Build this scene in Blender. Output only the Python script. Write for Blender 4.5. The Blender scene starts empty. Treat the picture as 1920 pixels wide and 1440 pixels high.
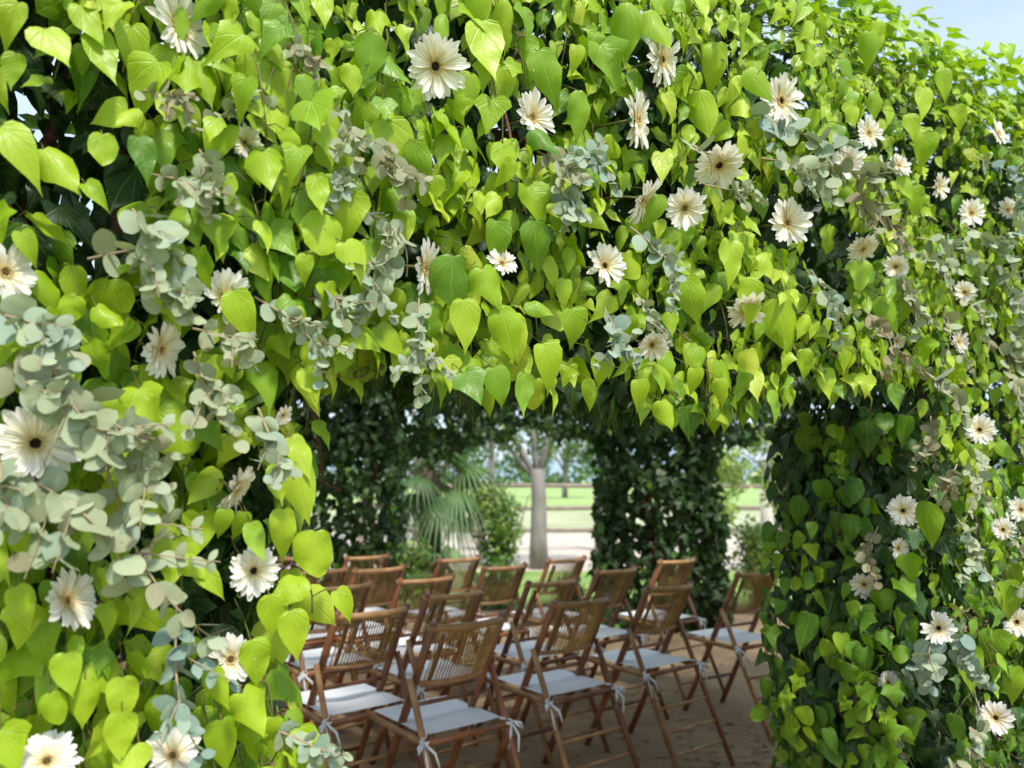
import bpy, bmesh, math, random
import numpy as np
from mathutils import Vector, Matrix
R = math.radians
rnd = random.Random(7)
rng = np.random.default_rng(7)
sc = bpy.context.scene
col = sc.collection

# ------------------------------------------------------------------ camera, world, sun, exposure
CAM_Z = 1.42
PITCH = math.atan(180 / 1450)
cd = bpy.data.cameras.new('camera'); cam = bpy.data.objects.new('camera', cd); col.objects.link(cam)
cam.location = (0, 0, CAM_Z); cam.rotation_euler = (math.pi / 2 + PITCH, 0, 0)
cd.sensor_width = 36; cd.lens = 36 * 1450 / 1920; cd.clip_start = 0.05; cd.clip_end = 3000
cd.dof.use_dof = True; cd.dof.focus_distance = 1.6; cd.dof.aperture_fstop = 3.3
sc.camera = cam

SUN_EL, SUN_AZ = R(56), R(156)          # azimuth clockwise from +Y (north)
w = bpy.data.worlds.new('World'); sc.world = w; w.use_nodes = True
nt = w.node_tree; nt.nodes.clear()
out = nt.nodes.new('ShaderNodeOutputWorld'); bg = nt.nodes.new('ShaderNodeBackground')
sky = nt.nodes.new('ShaderNodeTexSky'); sky.sky_type = 'NISHITA'; sky.sun_disc = False
sky.sun_elevation = SUN_EL; sky.sun_rotation = SUN_AZ; sky.dust_density = 2.0; sky.air_density = 1.0; sky.ozone_density = 1.5
tc = nt.nodes.new('ShaderNodeTexCoord'); mp = nt.nodes.new('ShaderNodeMapping'); mp.inputs['Scale'].default_value = (1, 1, 2.5)
nz = nt.nodes.new('ShaderNodeTexNoise'); nz.inputs['Scale'].default_value = 2.2; nz.inputs['Detail'].default_value = 6; nz.inputs['Roughness'].default_value = 0.5
rp = nt.nodes.new('ShaderNodeMapRange'); rp.inputs['From Min'].default_value = 0.30; rp.inputs['From Max'].default_value = 0.75
rp.inputs['To Min'].default_value = 0.45; rp.inputs['To Max'].default_value = 0.95
mx = nt.nodes.new('ShaderNodeMix'); mx.data_type = 'RGBA'; mx.inputs[7].default_value = (3.9, 4.6, 5.7, 1)
L = nt.links.new
L(tc.outputs['Generated'], mp.inputs['Vector']); L(mp.outputs[0], nz.inputs['Vector']); L(nz.outputs['Fac'], rp.inputs['Value'])
L(rp.outputs[0], mx.inputs[0]); L(sky.outputs[0], mx.inputs[6]); L(mx.outputs[2], bg.inputs['Color']); L(bg.outputs[0], out.inputs['Surface'])
bg.inputs['Strength'].default_value = 0.15
sl = bpy.data.lights.new('sun', 'SUN'); so = bpy.data.objects.new('sun', sl); col.objects.link(so)
sl.energy = 2.9; sl.angle = R(6); sl.color = (1.0, 0.95, 0.86)
sd = Vector((math.sin(SUN_AZ) * math.cos(SUN_EL), math.cos(SUN_AZ) * math.cos(SUN_EL), math.sin(SUN_EL)))
so.rotation_euler = sd.to_track_quat('Z', 'Y').to_euler()
sc.view_settings.view_transform = 'Standard'; sc.view_settings.look = 'None'
sc.view_settings.exposure = 0.80; sc.view_settings.gamma = 1
sc.render.engine = 'CYCLES'
sc.cycles.use_denoising = True
sc.cycles.max_bounces = 6; sc.cycles.diffuse_bounces = 4; sc.cycles.transmission_bounces = 5; sc.cycles.glossy_bounces = 2
sc.cycles.caustics_reflective = False; sc.cycles.caustics_refractive = False

# ------------------------------------------------------------------ projection helpers (real surfaces are looked up along a view ray)
CP, SP = math.cos(PITCH), math.sin(PITCH)
CAM = np.array([0, 0, CAM_Z])
C_R = np.array([1., 0, 0]); C_U = np.array([0, -SP, CP]); C_F = np.array([0, CP, SP])
def ray(u, v):
    return C_F + C_R * (u - 960) / 1450 + C_U * (720 - v) / 1450
def on_z(u, v, z):
    d = ray(u, v); t = (z - CAM_Z) / d[2]; return CAM + d * t
def at_y(u, v, y):
    d = ray(u, v); return CAM + d * (y / d[1])
def project(P):
    P = np.asarray(P, float) - CAM
    dz = P @ C_F
    return 960 + 1450 * (P @ C_R) / dz, 720 - 1450 * (P @ C_U) / dz, dz
# the front hedge wall: P = P0 + s*T - n*N  (n outward towards the visitor), z up
T = np.array([0.853, 0.522, 0]); T /= np.linalg.norm(T)
N = np.array([T[1], -T[0], 0])
P0 = np.array([0, 1.53, 0.])
def wall(s, z, n=0.0): return P0 + T * s + N * n + np.array([0, 0, z])
def hit(u, v, n=0.0):
    d = ray(u, v); o = P0 + N * n
    t = ((o - CAM) @ N) / (d @ N); return CAM + d * t
def sz(P): return (P - P0) @ T, P[2]

# ------------------------------------------------------------------ object helpers
def link(o, parent=None):
    col.objects.link(o)
    if parent is not None: o.parent = parent
    return o
def thing(name, label, cat, loc=(0, 0, 0), rz=0, group=None):
    o = bpy.data.objects.new(name, None); o.empty_display_size = 0.1
    o.location = loc; o.rotation_euler = (0, 0, rz); o['label'] = label; o['category'] = cat
    if group: o['group'] = group
    return link(o)
def mk(name, V, F, mat, parent=None, smooth=True):
    me = bpy.data.meshes.new(name)
    me.from_pydata([tuple(map(float, v)) for v in V], [], F); me.update()
    if smooth: me.polygons.foreach_set('use_smooth', [True] * len(me.polygons))
    if mat is not None: me.materials.append(mat)
    return link(bpy.data.objects.new(name, me), parent)
def struct(name, V, F, mat, smooth=False):
    o = mk(name, V, F, mat, None, smooth); o['kind'] = 'structure'; return o
class MB:
    def __init__(s): s.V = []; s.F = []
    def tube(s, pts, rad, sides=6, cap=True):
        pts = [Vector(p) for p in pts]; n = len(pts)
        if not hasattr(rad, '__len__'): rad = [rad] * n
        b = len(s.V)
        for i, p in enumerate(pts):
            t = (pts[min(i + 1, n - 1)] - pts[max(i - 1, 0)])
            if t.length < 1e-9: t = Vector((0, 0, 1))
            t.normalize(); a = Vector((0, 0, 1)) if abs(t.z) < 0.9 else Vector((1, 0, 0))
            x = t.cross(a).normalized(); y = t.cross(x)
            for k in range(sides):
                an = 2 * math.pi * k / sides
                s.V.append(p + (x * math.cos(an) + y * math.sin(an)) * rad[i])
        for i in range(n - 1):
            for k in range(sides):
                k2 = (k + 1) % sides
                s.F.append((b + i * sides + k, b + i * sides + k2, b + (i + 1) * sides + k2, b + (i + 1) * sides + k))
        if cap:
            s.F.append(tuple(b + k for k in range(sides))[::-1]); s.F.append(tuple(b + (n - 1) * sides + k for k in range(sides)))
        return s
    def box(s, x0, x1, y0, y1, z0, z1):
        b = len(s.V)
        s.V += [Vector(p) for p in ((x0, y0, z0), (x1, y0, z0), (x1, y1, z0), (x0, y1, z0), (x0, y0, z1), (x1, y0, z1), (x1, y1, z1), (x0, y1, z1))]
        s.F += [tuple(b + i for i in f) for f in ((3, 2, 1, 0), (4, 5, 6, 7), (0, 1, 5, 4), (1, 2, 6, 5), (2, 3, 7, 6), (3, 0, 4, 7))]
        return s
    def build(s, name, mat, parent=None, smooth=True): return mk(name, s.V, s.F, mat, parent, smooth)

# ------------------------------------------------------------------ materials
def newmat(name):
    m = bpy.data.materials.new(name); m.use_nodes = True; t = m.node_tree; t.nodes.clear(); return m, t
def nd(t, kind, **kw):
    n = t.nodes.new(kind)
    for k, v in kw.items():
        if k.startswith('i_'): n.inputs[k[2:].replace('_', ' ')].default_value = v
        else: setattr(n, k, v)
    return n
def math_(t, op, a, b=None, clamp=False):
    n = t.nodes.new('ShaderNodeMath'); n.operation = op; n.use_clamp = clamp
    for i, x in enumerate((a, b)):
        if x is None: continue
        if isinstance(x, (int, float)): n.inputs[i].default_value = x
        else: t.links.new(x, n.inputs[i])
    return n.outputs[0]
def ramp(t, fac, stops):
    n = t.nodes.new('ShaderNodeValToRGB'); e = n.color_ramp.elements
    while len(e) < len(stops): e.new(0.5)
    for el, (p, c) in zip(e, stops): el.position = p; el.color = (*c, 1)
    t.links.new(fac, n.inputs[0]); return n.outputs[0]
def mixc(t, fac, a, b, mode='MIX'):
    n = t.nodes.new('ShaderNodeMix'); n.data_type = 'RGBA'; n.blend_type = mode
    for i, x in ((0, fac), (6, a), (7, b)):
        if isinstance(x, (int, float)): n.inputs[i].default_value = x
        elif isinstance(x, tuple): n.inputs[i].default_value = (*x, 1)
        else: t.links.new(x, n.inputs[i])
    return n.outputs[2]
def get_tint(t):
    a = nd(t, 'ShaderNodeAttribute', attribute_type='GEOMETRY', attribute_name='tint')
    b = nd(t, 'ShaderNodeAttribute', attribute_type='OBJECT', attribute_name='tint')
    return math_(t, 'ADD', a.outputs['Fac'], b.outputs['Fac'], True)
def leaf_material(name, stops, veins=True, rough=0.42, spec=0.45, trans=0.3, vein_col=(0.50, 0.68, 0.12), vein_amt=0.42, bump=0.45, spots=True, tcol=(1.15, 1.25, 0.55)):
    m, t = newmat(name); Lk = t.links.new
    tint = get_tint(t)
    lc = nd(t, 'ShaderNodeAttribute', attribute_type='GEOMETRY', attribute_name='lc').outputs['Vector']
    geo = nd(t, 'ShaderNodeNewGeometry')
    n1 = nd(t, 'ShaderNodeTexNoise', i_Scale=9.0, i_Detail=3.0); Lk(geo.outputs['Position'], n1.inputs['Vector'])
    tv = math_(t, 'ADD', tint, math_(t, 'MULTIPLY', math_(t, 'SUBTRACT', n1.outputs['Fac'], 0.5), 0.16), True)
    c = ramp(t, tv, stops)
    n2 = nd(t, 'ShaderNodeTexNoise', i_Scale=55.0, i_Detail=4.0); Lk(geo.outputs['Position'], n2.inputs['Vector'])
    c = mixc(t, math_(t, 'MULTIPLY', n2.outputs['Fac'], 0.35), c, mixc(t, 0.5, c, (0.25, 0.33, 0.03)))
    spl = nd(t, 'ShaderNodeSeparateXYZ'); Lk(lc, spl.inputs[0])
    nl = nd(t, 'ShaderNodeTexNoise', i_Scale=22.0, i_Detail=5.0, i_Roughness=0.65); Lk(geo.outputs['Position'], nl.inputs['Vector'])
    base_f = math_(t, 'MULTIPLY', math_(t, 'SUBTRACT', 1.0, spl.outputs[1]), math_(t, 'MULTIPLY', nl.outputs['Fac'], 0.45), True)
    c = mixc(t, base_f, c, mixc(t, 1.0, c, (0.62, 0.80, 0.75), 'MULTIPLY'))
    nb_ = nd(t, 'ShaderNodeTexNoise', i_Scale=70.0, i_Detail=3.0); Lk(geo.outputs['Position'], nb_.inputs['Vector'])
    c = mixc(t, math_(t, 'MULTIPLY', math_(t, 'GREATER_THAN', nb_.outputs['Fac'], 0.73), 0.7), c, (0.20, 0.13, 0.05))
    h = None
    if veins:
        sp = nd(t, 'ShaderNodeSeparateXYZ'); Lk(lc, sp.inputs[0])
        ax = math_(t, 'ABSOLUTE', sp.outputs[0]); y = sp.outputs[1]
        dmin = ax
        for th in (24, 47, 80):
            ct, st = math.cos(R(th)), math.sin(R(th))
            d = math_(t, 'ABSOLUTE', math_(t, 'SUBTRACT', math_(t, 'MULTIPLY', ax, ct), math_(t, 'MULTIPLY', y, st)))
            d = math_(t, 'ADD', d, 0.006)
            dmin = math_(t, 'MINIMUM', dmin, d)
        mr = nd(t, 'ShaderNodeMapRange', interpolation_type='SMOOTHSTEP'); Lk(dmin, mr.inputs['Value'])
        mr.inputs['From Min'].default_value = 0.004; mr.inputs['From Max'].default_value = 0.024; mr.inputs['To Min'].default_value = 1; mr.inputs['To Max'].default_value = 0
        vm = mr.outputs[0]
        # side veins running up from the midrib
        q = math_(t, 'FRACT', math_(t, 'MULTIPLY', math_(t, 'SUBTRACT', y, math_(t, 'MULTIPLY', ax, 0.75)), 7.5))
        q = math_(t, 'ABSOLUTE', math_(t, 'SUBTRACT', q, 0.5))
        mr2 = nd(t, 'ShaderNodeMapRange', interpolation_type='SMOOTHSTEP'); Lk(q, mr2.inputs['Value'])
        mr2.inputs['From Min'].default_value = 0.0; mr2.inputs['From Max'].default_value = 0.09; mr2.inputs['To Min'].default_value = 1; mr2.inputs['To Max'].default_value = 0
        sv = math_(t, 'MULTIPLY', mr2.outputs[0], 0.38)
        va = math_(t, 'MAXIMUM', vm, sv)
        c = mixc(t, math_(t, 'MULTIPLY', va, vein_amt), c, mixc(t, 0.5, c, vein_col))
        h = math_(t, 'ADD', math_(t, 'MULTIPLY', va, -0.7), math_(t, 'MULTIPLY', n2.outputs['Fac'], 0.8))
    if spots:
        n3 = nd(t, 'ShaderNodeTexNoise', i_Scale=300.0, i_Detail=2.0); Lk(geo.outputs['Position'], n3.inputs['Vector'])
        sf = math_(t, 'MULTIPLY', math_(t, 'GREATER_THAN', n3.outputs['Fac'], 0.54), math_(t, 'GREATER_THAN', tint, 0.955))
        c = mixc(t, math_(t, 'MULTIPLY', sf, 0.8), c, (0.13, 0.24, 0.02))
    bs = nd(t, 'ShaderNodeBsdfPrincipled', i_Roughness=rough); bs.inputs['Specular IOR Level'].default_value = spec
    Lk(c, bs.inputs['Base Color'])
    if h is not None:
        bp = nd(t, 'ShaderNodeBump', i_Strength=bump, i_Distance=0.0022); Lk(h, bp.inputs['Height']); Lk(bp.outputs[0], bs.inputs['Normal'])
    tr = nd(t, 'ShaderNodeBsdfTranslucent'); Lk(mixc(t, 1.0, c, tcol, 'MULTIPLY'), tr.inputs['Color'])
    ms = nd(t, 'ShaderNodeMixShader'); ms.inputs[0].default_value = trans
    Lk(bs.outputs[0], ms.inputs[1]); Lk(tr.outputs[0], ms.inputs[2])
    o = nd(t, 'ShaderNodeOutputMaterial'); Lk(ms.outputs[0], o.inputs['Surface'])
    return m
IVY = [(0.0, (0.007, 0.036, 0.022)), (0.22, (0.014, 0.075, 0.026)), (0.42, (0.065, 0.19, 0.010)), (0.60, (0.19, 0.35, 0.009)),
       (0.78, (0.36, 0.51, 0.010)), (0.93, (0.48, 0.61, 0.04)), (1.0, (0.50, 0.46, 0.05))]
M_leaf = leaf_material('ivy_leaf', IVY)
M_euc = leaf_material('eucalyptus_leaf', [(0.0, (0.20, 0.29, 0.27)), (0.3, (0.31, 0.385, 0.31)), (0.6, (0.36, 0.40, 0.26)), (0.85, (0.30, 0.285, 0.19)), (1.0, (0.28, 0.22, 0.15))],
                      rough=0.62, spec=0.25, trans=0.18, vein_col=(0.5, 0.55, 0.45), vein_amt=0.25, bump=0.1, spots=False, tcol=(1.0, 1.05, 0.7))
M_far = leaf_material('hazy_distant_leaf', [(0.0, (0.02, 0.06, 0.03)), (0.3, (0.05, 0.12, 0.05)), (0.6, (0.14, 0.24, 0.08)), (0.85, (0.33, 0.45, 0.08)), (1.0, (0.45, 0.5, 0.2))], veins=False, trans=0.3, spots=False)  # light haze put into the colour as paler stops
def simple(name, c1, c2=None, scale=20, rough=0.6, bump=0.0, spec=0.4, stretch=None, detail=5.0, trans=0, bscale=None, vary=0):
    m, t = newmat(name); Lk = t.links.new
    tcn = nd(t, 'ShaderNodeTexCoord'); mpn = nd(t, 'ShaderNodeMapping')
    if stretch: mpn.inputs['Scale'].default_value = stretch
    Lk(tcn.outputs['Object'], mpn.inputs[0])
    n = nd(t, 'ShaderNodeTexNoise', i_Scale=float(scale), i_Detail=detail); Lk(mpn.outputs[0], n.inputs['Vector'])
    mr = nd(t, 'ShaderNodeMapRange'); mr.inputs['From Min'].default_value = 0.3; mr.inputs['From Max'].default_value = 0.7; Lk(n.outputs['Fac'], mr.inputs['Value'])
    c = mixc(t, mr.outputs[0], c1, c2 or c1)
    if vary:
        oi = nd(t, 'ShaderNodeObjectInfo'); hs = nd(t, 'ShaderNodeHueSaturation'); Lk(c, hs.inputs['Color'])
        mv = nd(t, 'ShaderNodeMapRange'); mv.inputs['To Min'].default_value = 1 - vary; mv.inputs['To Max'].default_value = 1 + vary; Lk(oi.outputs['Random'], mv.inputs['Value']); Lk(mv.outputs[0], hs.inputs['Value']); c = hs.outputs[0]
    bs = nd(t, 'ShaderNodeBsdfPrincipled', i_Roughness=rough); bs.inputs['Specular IOR Level'].default_value = spec
    Lk(c, bs.inputs['Base Color'])
    if bump:
        nb = nd(t, 'ShaderNodeTexNoise', i_Scale=float(bscale or scale * 2), i_Detail=6.0); Lk(mpn.outputs[0], nb.inputs['Vector'])
        bp = nd(t, 'ShaderNodeBump', i_Strength=bump, i_Distance=0.01); Lk(nb.outputs['Fac'], bp.inputs['Height']); Lk(bp.outputs[0], bs.inputs['Normal'])
    o = nd(t, 'ShaderNodeOutputMaterial')
    if trans:
        tr = nd(t, 'ShaderNodeBsdfTranslucent'); Lk(c, tr.inputs['Color']); ms = nd(t, 'ShaderNodeMixShader'); ms.inputs[0].default_value = trans
        Lk(bs.outputs[0], ms.inputs[1]); Lk(tr.outputs[0], ms.inputs[2]); Lk(ms.outputs[0], o.inputs['Surface'])
    else: Lk(bs.outputs[0], o.inputs['Surface'])
    return m
M_stem = simple('green_brown_stem', (0.13, 0.17, 0.03), (0.12, 0.06, 0.03), 30, 0.6)
M_twig = simple('brown_vine', (0.16, 0.07, 0.04), (0.09, 0.045, 0.025), 60, 0.7, 0.4)
M_estem = simple('eucalyptus_stem', (0.38, 0.30, 0.17), (0.25, 0.19, 0.13), 40, 0.6)
M_calyx = simple('gerbera_calyx', (0.12, 0.22, 0.05), (0.07, 0.14, 0.04), 200, 0.6)
M_eye = simple('gerbera_eye', (0.02, 0.008, 0.006), (0.09, 0.04, 0.02), 500, 0.7, 0.6)
M_eye2 = simple('gerbera_pale_eye', (0.45, 0.33, 0.12), (0.25, 0.13, 0.04), 500, 0.7, 0.6)
def petal_material():
    m, t = newmat('cream_petal'); Lk = t.links.new
    lc = nd(t, 'ShaderNodeAttribute', attribute_type='GEOMETRY', attribute_name='lc').outputs['Vector']
    sp = nd(t, 'ShaderNodeSeparateXYZ'); Lk(lc, sp.inputs[0])
    c = ramp(t, sp.outputs[1], [(0.0, (0.86, 0.70, 0.36)), (0.3, (0.90, 0.83, 0.62)), (0.6, (0.93, 0.90, 0.83)), (1.0, (0.94, 0.92, 0.90))])
    oi = nd(t, 'ShaderNodeObjectInfo')
    c = mixc(t, math_(t, 'MULTIPLY', oi.outputs['Random'], 0.15), c, (0.86, 0.76, 0.56))
    wv = math_(t, 'SINE', math_(t, 'MULTIPLY', sp.outputs[0], 95.0))
    bs = nd(t, 'ShaderNodeBsdfPrincipled', i_Roughness=0.55); bs.inputs['Specular IOR Level'].default_value = 0.25; Lk(c, bs.inputs['Base Color'])
    bp = nd(t, 'ShaderNodeBump', i_Strength=0.5, i_Distance=0.001); Lk(wv, bp.inputs['Height']); Lk(bp.outputs[0], bs.inputs['Normal'])
    tr = nd(t, 'ShaderNodeBsdfTranslucent'); Lk(c, tr.inputs['Color'])
    ms = nd(t, 'ShaderNodeMixShader'); ms.inputs[0].default_value = 0.3; Lk(bs.outputs[0], ms.inputs[1]); Lk(tr.outputs[0], ms.inputs[2])
    o = nd(t, 'ShaderNodeOutputMaterial'); Lk(ms.outputs[0], o.inputs['Surface'])
    return m
M_petal = petal_material()
M_pole = simple('varnished_bamboo_pole', (0.32, 0.125, 0.048), (0.16, 0.058, 0.025), 11, 0.38, 0.2, 0.5, stretch=(1, 1, 0.35), vary=.25)
M_poleL = simple('light_bamboo_rail', (0.48, 0.28, 0.12), (0.29, 0.13, 0.05), 14, 0.42, 0.2, 0.45, vary=.25)
M_slat = simple('bamboo_slat', (0.50, 0.32, 0.125), (0.36, 0.20, 0.07), 25, 0.5, 0.1, 0.35, vary=.3)
M_cush = simple('white_cotton', (0.88, 0.88, 0.88), (0.80, 0.81, 0.83), 6, 0.85, 0.6, 0.15, bscale=9)

# ------------------------------------------------------------------ leaf templates
OUT = {
 'heart': [(0, 0), (.11, -.03), (.23, -.005), (.32, .10), (.36, .24), (.34, .41), (.265, .60), (.155, .79), (.05, .95), (0, 1.10)],
 'heart2': [(0, 0), (.13, -.045), (.27, -.02), (.37, .10), (.395, .26), (.355, .45), (.26, .64), (.13, .82), (.04, .94), (0, 1.05)],
 'angular': [(0, 0), (.10, -.05), (.24, -.05), (.37, .04), (.43, .20), (.34, .36), (.25, .55), (.15, .75), (.05, .92), (0, 1.10)],
 'ovate': [(0, 0), (.10, -.01), (.22, .05), (.30, .18), (.325, .33), (.29, .50), (.20, .70), (.10, .86), (.03, .96), (0, 1.05)],
 'lobed': [(0, 0), (.16, -.10), (.33, -.08), (.50, .08), (.555, .26), (.41, .37), (.31, .52), (.18, .74), (.07, .90), (0, 1.02)],
 'ivy5': [(0, 0), (.20, -.16), (.40, -.16), (.43, .02), (.64, .24), (.44, .36), (.29, .50), (.19, .72), (.08, .88), (0, 1.0)],
 'round': [(0, 0), (.16, -.04), (.33, .02), (.44, .17), (.475, .36), (.43, .58), (.33, .76), (.19, .89), (.08, .95), (0, .98)],
 'euc': [(0, 0), (.17, .0), (.36, .09), (.47, .25), (.50, .45), (.46, .65), (.35, .83), (.19, .94), (.08, .98), (0, 1.0)],
 'eucl': [(0, 0), (.12, .03), (.25, .13), (.33, .28), (.36, .45), (.33, .63), (.24, .80), (.12, .93), (.04, .98), (0, 1.03)],
}
def leaf_template(shape, cols, fold, droop, curl, wave, ph, asym=1.0, skew=0.0, bend=0.0):
    o = OUT[shape]; V = []; LC = []; F = []; nc = len(cols)
    for (x, y) in o:
        sy = min(max(y, 0.0), 1.0)
        for cfr in cols:
            px = x * cfr * (asym if cfr > 0 else 1.0); py = sy + (y - sy) * abs(cfr) ** 0.7 if y < 0 else y
            ax = abs(px)
            z = fold * ax - droop * ax * ax * 3.0 - curl * py * py + wave * math.sin(11 * py + ph + (1.7 if cfr > 0 else 0)) * ax * 1.6
            z += 0.012 * math.sin(17 * py + 8 * px + ph)
            V.append((px + skew * py * py + bend * math.sin(3 * py), py, z)); LC.append((px, py, 0))
    for i in range(len(o) - 1):
        for j in range(nc - 1):
            a = i * nc + j; F.append((a, a + 1, a + nc + 1, a + nc))
    V = np.array(V, float); V[:, 2] -= V[nc // 2, 2]
    # triangles, degenerate ones dropped
    tri = []
    for (a, b, c_, d) in F:
        for q in ((a, b, c_), (a, c_, d)):
            A, B, C = V[q[0]], V[q[1]], V[q[2]]
            if np.linalg.norm(np.cross(B - A, C - A)) > 1e-7: tri.append(q)
    return V, np.array(LC, float), np.array(tri, int)
TEMPL = {}
def templates(kind, n=6):
    out_ = []
    for i in range(n):
        r = random.Random(hash_(kind) + i)
        if kind in ('euc', 'eucl'): a = (r.uniform(-.1, .25), r.uniform(0, .25), r.uniform(-.15, .2), r.uniform(0, .04))
        else: a = (r.uniform(-.05, .75), r.uniform(.05, .75), r.uniform(-.15, .55), r.uniform(.03, .15))
        kw = dict(asym=r.uniform(.82, 1.12), skew=r.uniform(-.16, .16), bend=r.uniform(-.05, .05))
        ph = r.uniform(0, 6)
        hi = leaf_template(kind, (-1, -.55, 0, .55, 1), *a, ph, **kw)
        lo = leaf_template(kind, (-1, 0, 1), *a, ph, **kw)
        out_.append((hi, lo))
    return out_
def hash_(s): return sum(ord(ch) * (i + 1) * 31 for i, ch in enumerate(s))
for k in OUT: TEMPL[k] = templates(k, 8)
def mini_t():
    V = np.array([(0, 0, 0), (.32, .4, .06), (0, 1, -.08), (-.32, .4, .06), (0, .45, 0)], float)
    Fm = np.array([(0, 1, 4), (1, 2, 4), (2, 3, 4), (3, 0, 4)], int)
    return (V, V.copy(), Fm)
TEMPL['mini'] = [(mini_t(), mini_t())]
_tm = {}
def tmesh(kind, i, mat):
    key = (kind, i, mat.name)
    if key not in _tm:
        V, LC, Fc = TEMPL[kind][i][0]
        me = bpy.data.meshes.new(kind + '_leaf'); me.from_pydata(V.tolist(), [], Fc.tolist()); me.update()
        me.polygons.foreach_set('use_smooth', [True] * len(me.polygons))
        at = me.attributes.new('lc', 'FLOAT_VECTOR', 'POINT'); at.data.foreach_set('vector', LC.ravel())
        me.materials.append(mat); _tm[key] = me
    return _tm[key]
def basis(y, nrm):
    y = np.asarray(y, float); y = y / (np.linalg.norm(y) + 1e-9)
    z = np.asarray(nrm, float); z = z - (z @ y) * y
    l = np.linalg.norm(z)
    if l < 1e-4: z = np.cross(y, [1, 0.3, 0.2]); l = np.linalg.norm(z)
    z /= l; x = np.cross(y, z); return x, y, z
class Foliage:
    """Leaves gathered first; the ones that show largest become parts, the rest one mesh of kind stuff."""
    def __init__(s): s.L = []; s.stem = MB()
    def add(s, pos, ydir, nrm, size, kind, tint, outer=True, petiole=None, force=False):
        bx, by, bz = basis(ydir, nrm)
        s.L.append((np.asarray(pos, float), (bx * rng.uniform(.74, 1.06), by, bz), size, kind, rnd.randrange(len(TEMPL[kind])), tint, outer, force))
        if petiole is not None:
            a = np.asarray(petiole, float); b = np.asarray(pos, float); m = (a + b) / 2 + np.array([0, 0, 0.006])
            s.stem.tube([a, m, b], 0.0011, 3, False)
    def finish(s, root, mat, nparts, loc, hires_px=45, part='leaf'):
        loc = np.asarray(loc, float); sc_ = []
        for i, (p, B, sz_, kind, ti, tint, outer, force) in enumerate(s.L):
            u, v, d = project(p + B[1] * sz_ * 0.4)
            px = sz_ * 1450 / max(d, .1)
            vis = d > 0.2 and -20 < u < 1940 and -20 < v < 1460
            sc_.append((1e6 if force else 0) + (px if vis and outer else 0))
        order = sorted(range(len(s.L)), key=lambda i: -sc_[i]); parts = [i for i in order[:nparts] if sc_[i] > 10]
        ps = set(parts)
        for i in parts:
            p, B, sz_, kind, ti, tint, _, _ = s.L[i]
            o = bpy.data.objects.new(part, tmesh(kind, ti, mat)); o['tint'] = float(tint)
            x, y, z = B
            o.matrix_local = Matrix(((x[0] * sz_, y[0] * sz_, z[0] * sz_, p[0] - loc[0]), (x[1] * sz_, y[1] * sz_, z[1] * sz_, p[1] - loc[1]), (x[2] * sz_, y[2] * sz_, z[2] * sz_, p[2] - loc[2]), (0, 0, 0, 1)))
            link(o, root)
        VV = []; LL = []; FF = []; TT = []; base = 0; groups = {}
        for i in range(len(s.L)):
            if i in ps: continue
            l = s.L[i]; u, v, d = project(l[0]); px = l[2] * 1450 / max(d, .1)
            hi = px > hires_px and l[6] and d > 0
            groups.setdefault((l[3], l[4], 0 if hi else 1), []).append(i)
        for (kind, ti, lod), idx in groups.items():
            V, LC, Fc = TEMPL[kind][ti][lod]
            P = np.array([s.L[i][0] - loc for i in idx]); S = np.array([s.L[i][2] for i in idx])
            Bm = np.array([np.stack(s.L[i][1], 1) for i in idx])       # n,3,3 columns x y z
            W = np.einsum('nij,vj->nvi', Bm, V) * S[:, None, None] + P[:, None, :]
            n, nv = W.shape[:2]
            VV.append(W.reshape(-1, 3)); LL.append(np.tile(LC, (n, 1))); TT.append(np.repeat([s.L[i][5] for i in idx], nv))
            FF.append((Fc[None] + (np.arange(n) * nv)[:, None, None] + base).reshape(-1, 3)); base += n * nv
        if VV:
            VV = np.concatenate(VV); FF = np.concatenate(FF); LL = np.concatenate(LL); TT = np.concatenate(TT)
            me = bpy.data.meshes.new('foliage'); me.vertices.add(len(VV)); me.vertices.foreach_set('co', VV.ravel().astype(np.float32))
            me.loops.add(FF.size); me.loops.foreach_set('vertex_index', FF.ravel().astype(np.int32))
            me.polygons.add(len(FF)); me.polygons.foreach_set('loop_start', (np.arange(len(FF)) * 3).astype(np.int32))
            me.polygons.foreach_set('loop_total', np.full(len(FF), 3, np.int32))
            me.update(calc_edges=True); me.polygons.foreach_set('use_smooth', np.ones(len(FF), bool))
            at = me.attributes.new('lc', 'FLOAT_VECTOR', 'POINT'); at.data.foreach_set('vector', LL.ravel().astype(np.float32))
            at = me.attributes.new('tint', 'FLOAT', 'POINT'); at.data.foreach_set('value', TT.astype(np.float32))
            me.materials.append(mat); me.update()
            o = link(bpy.data.objects.new('foliage', me), root); o['kind'] = 'stuff'
        if s.stem.V:
            q = MB(); q.V = [Vector(v) - Vector(loc) for v in s.stem.V]; q.F = s.stem.F
            o = q.build('stems', M_stem, root); o['kind'] = 'stuff'

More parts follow.
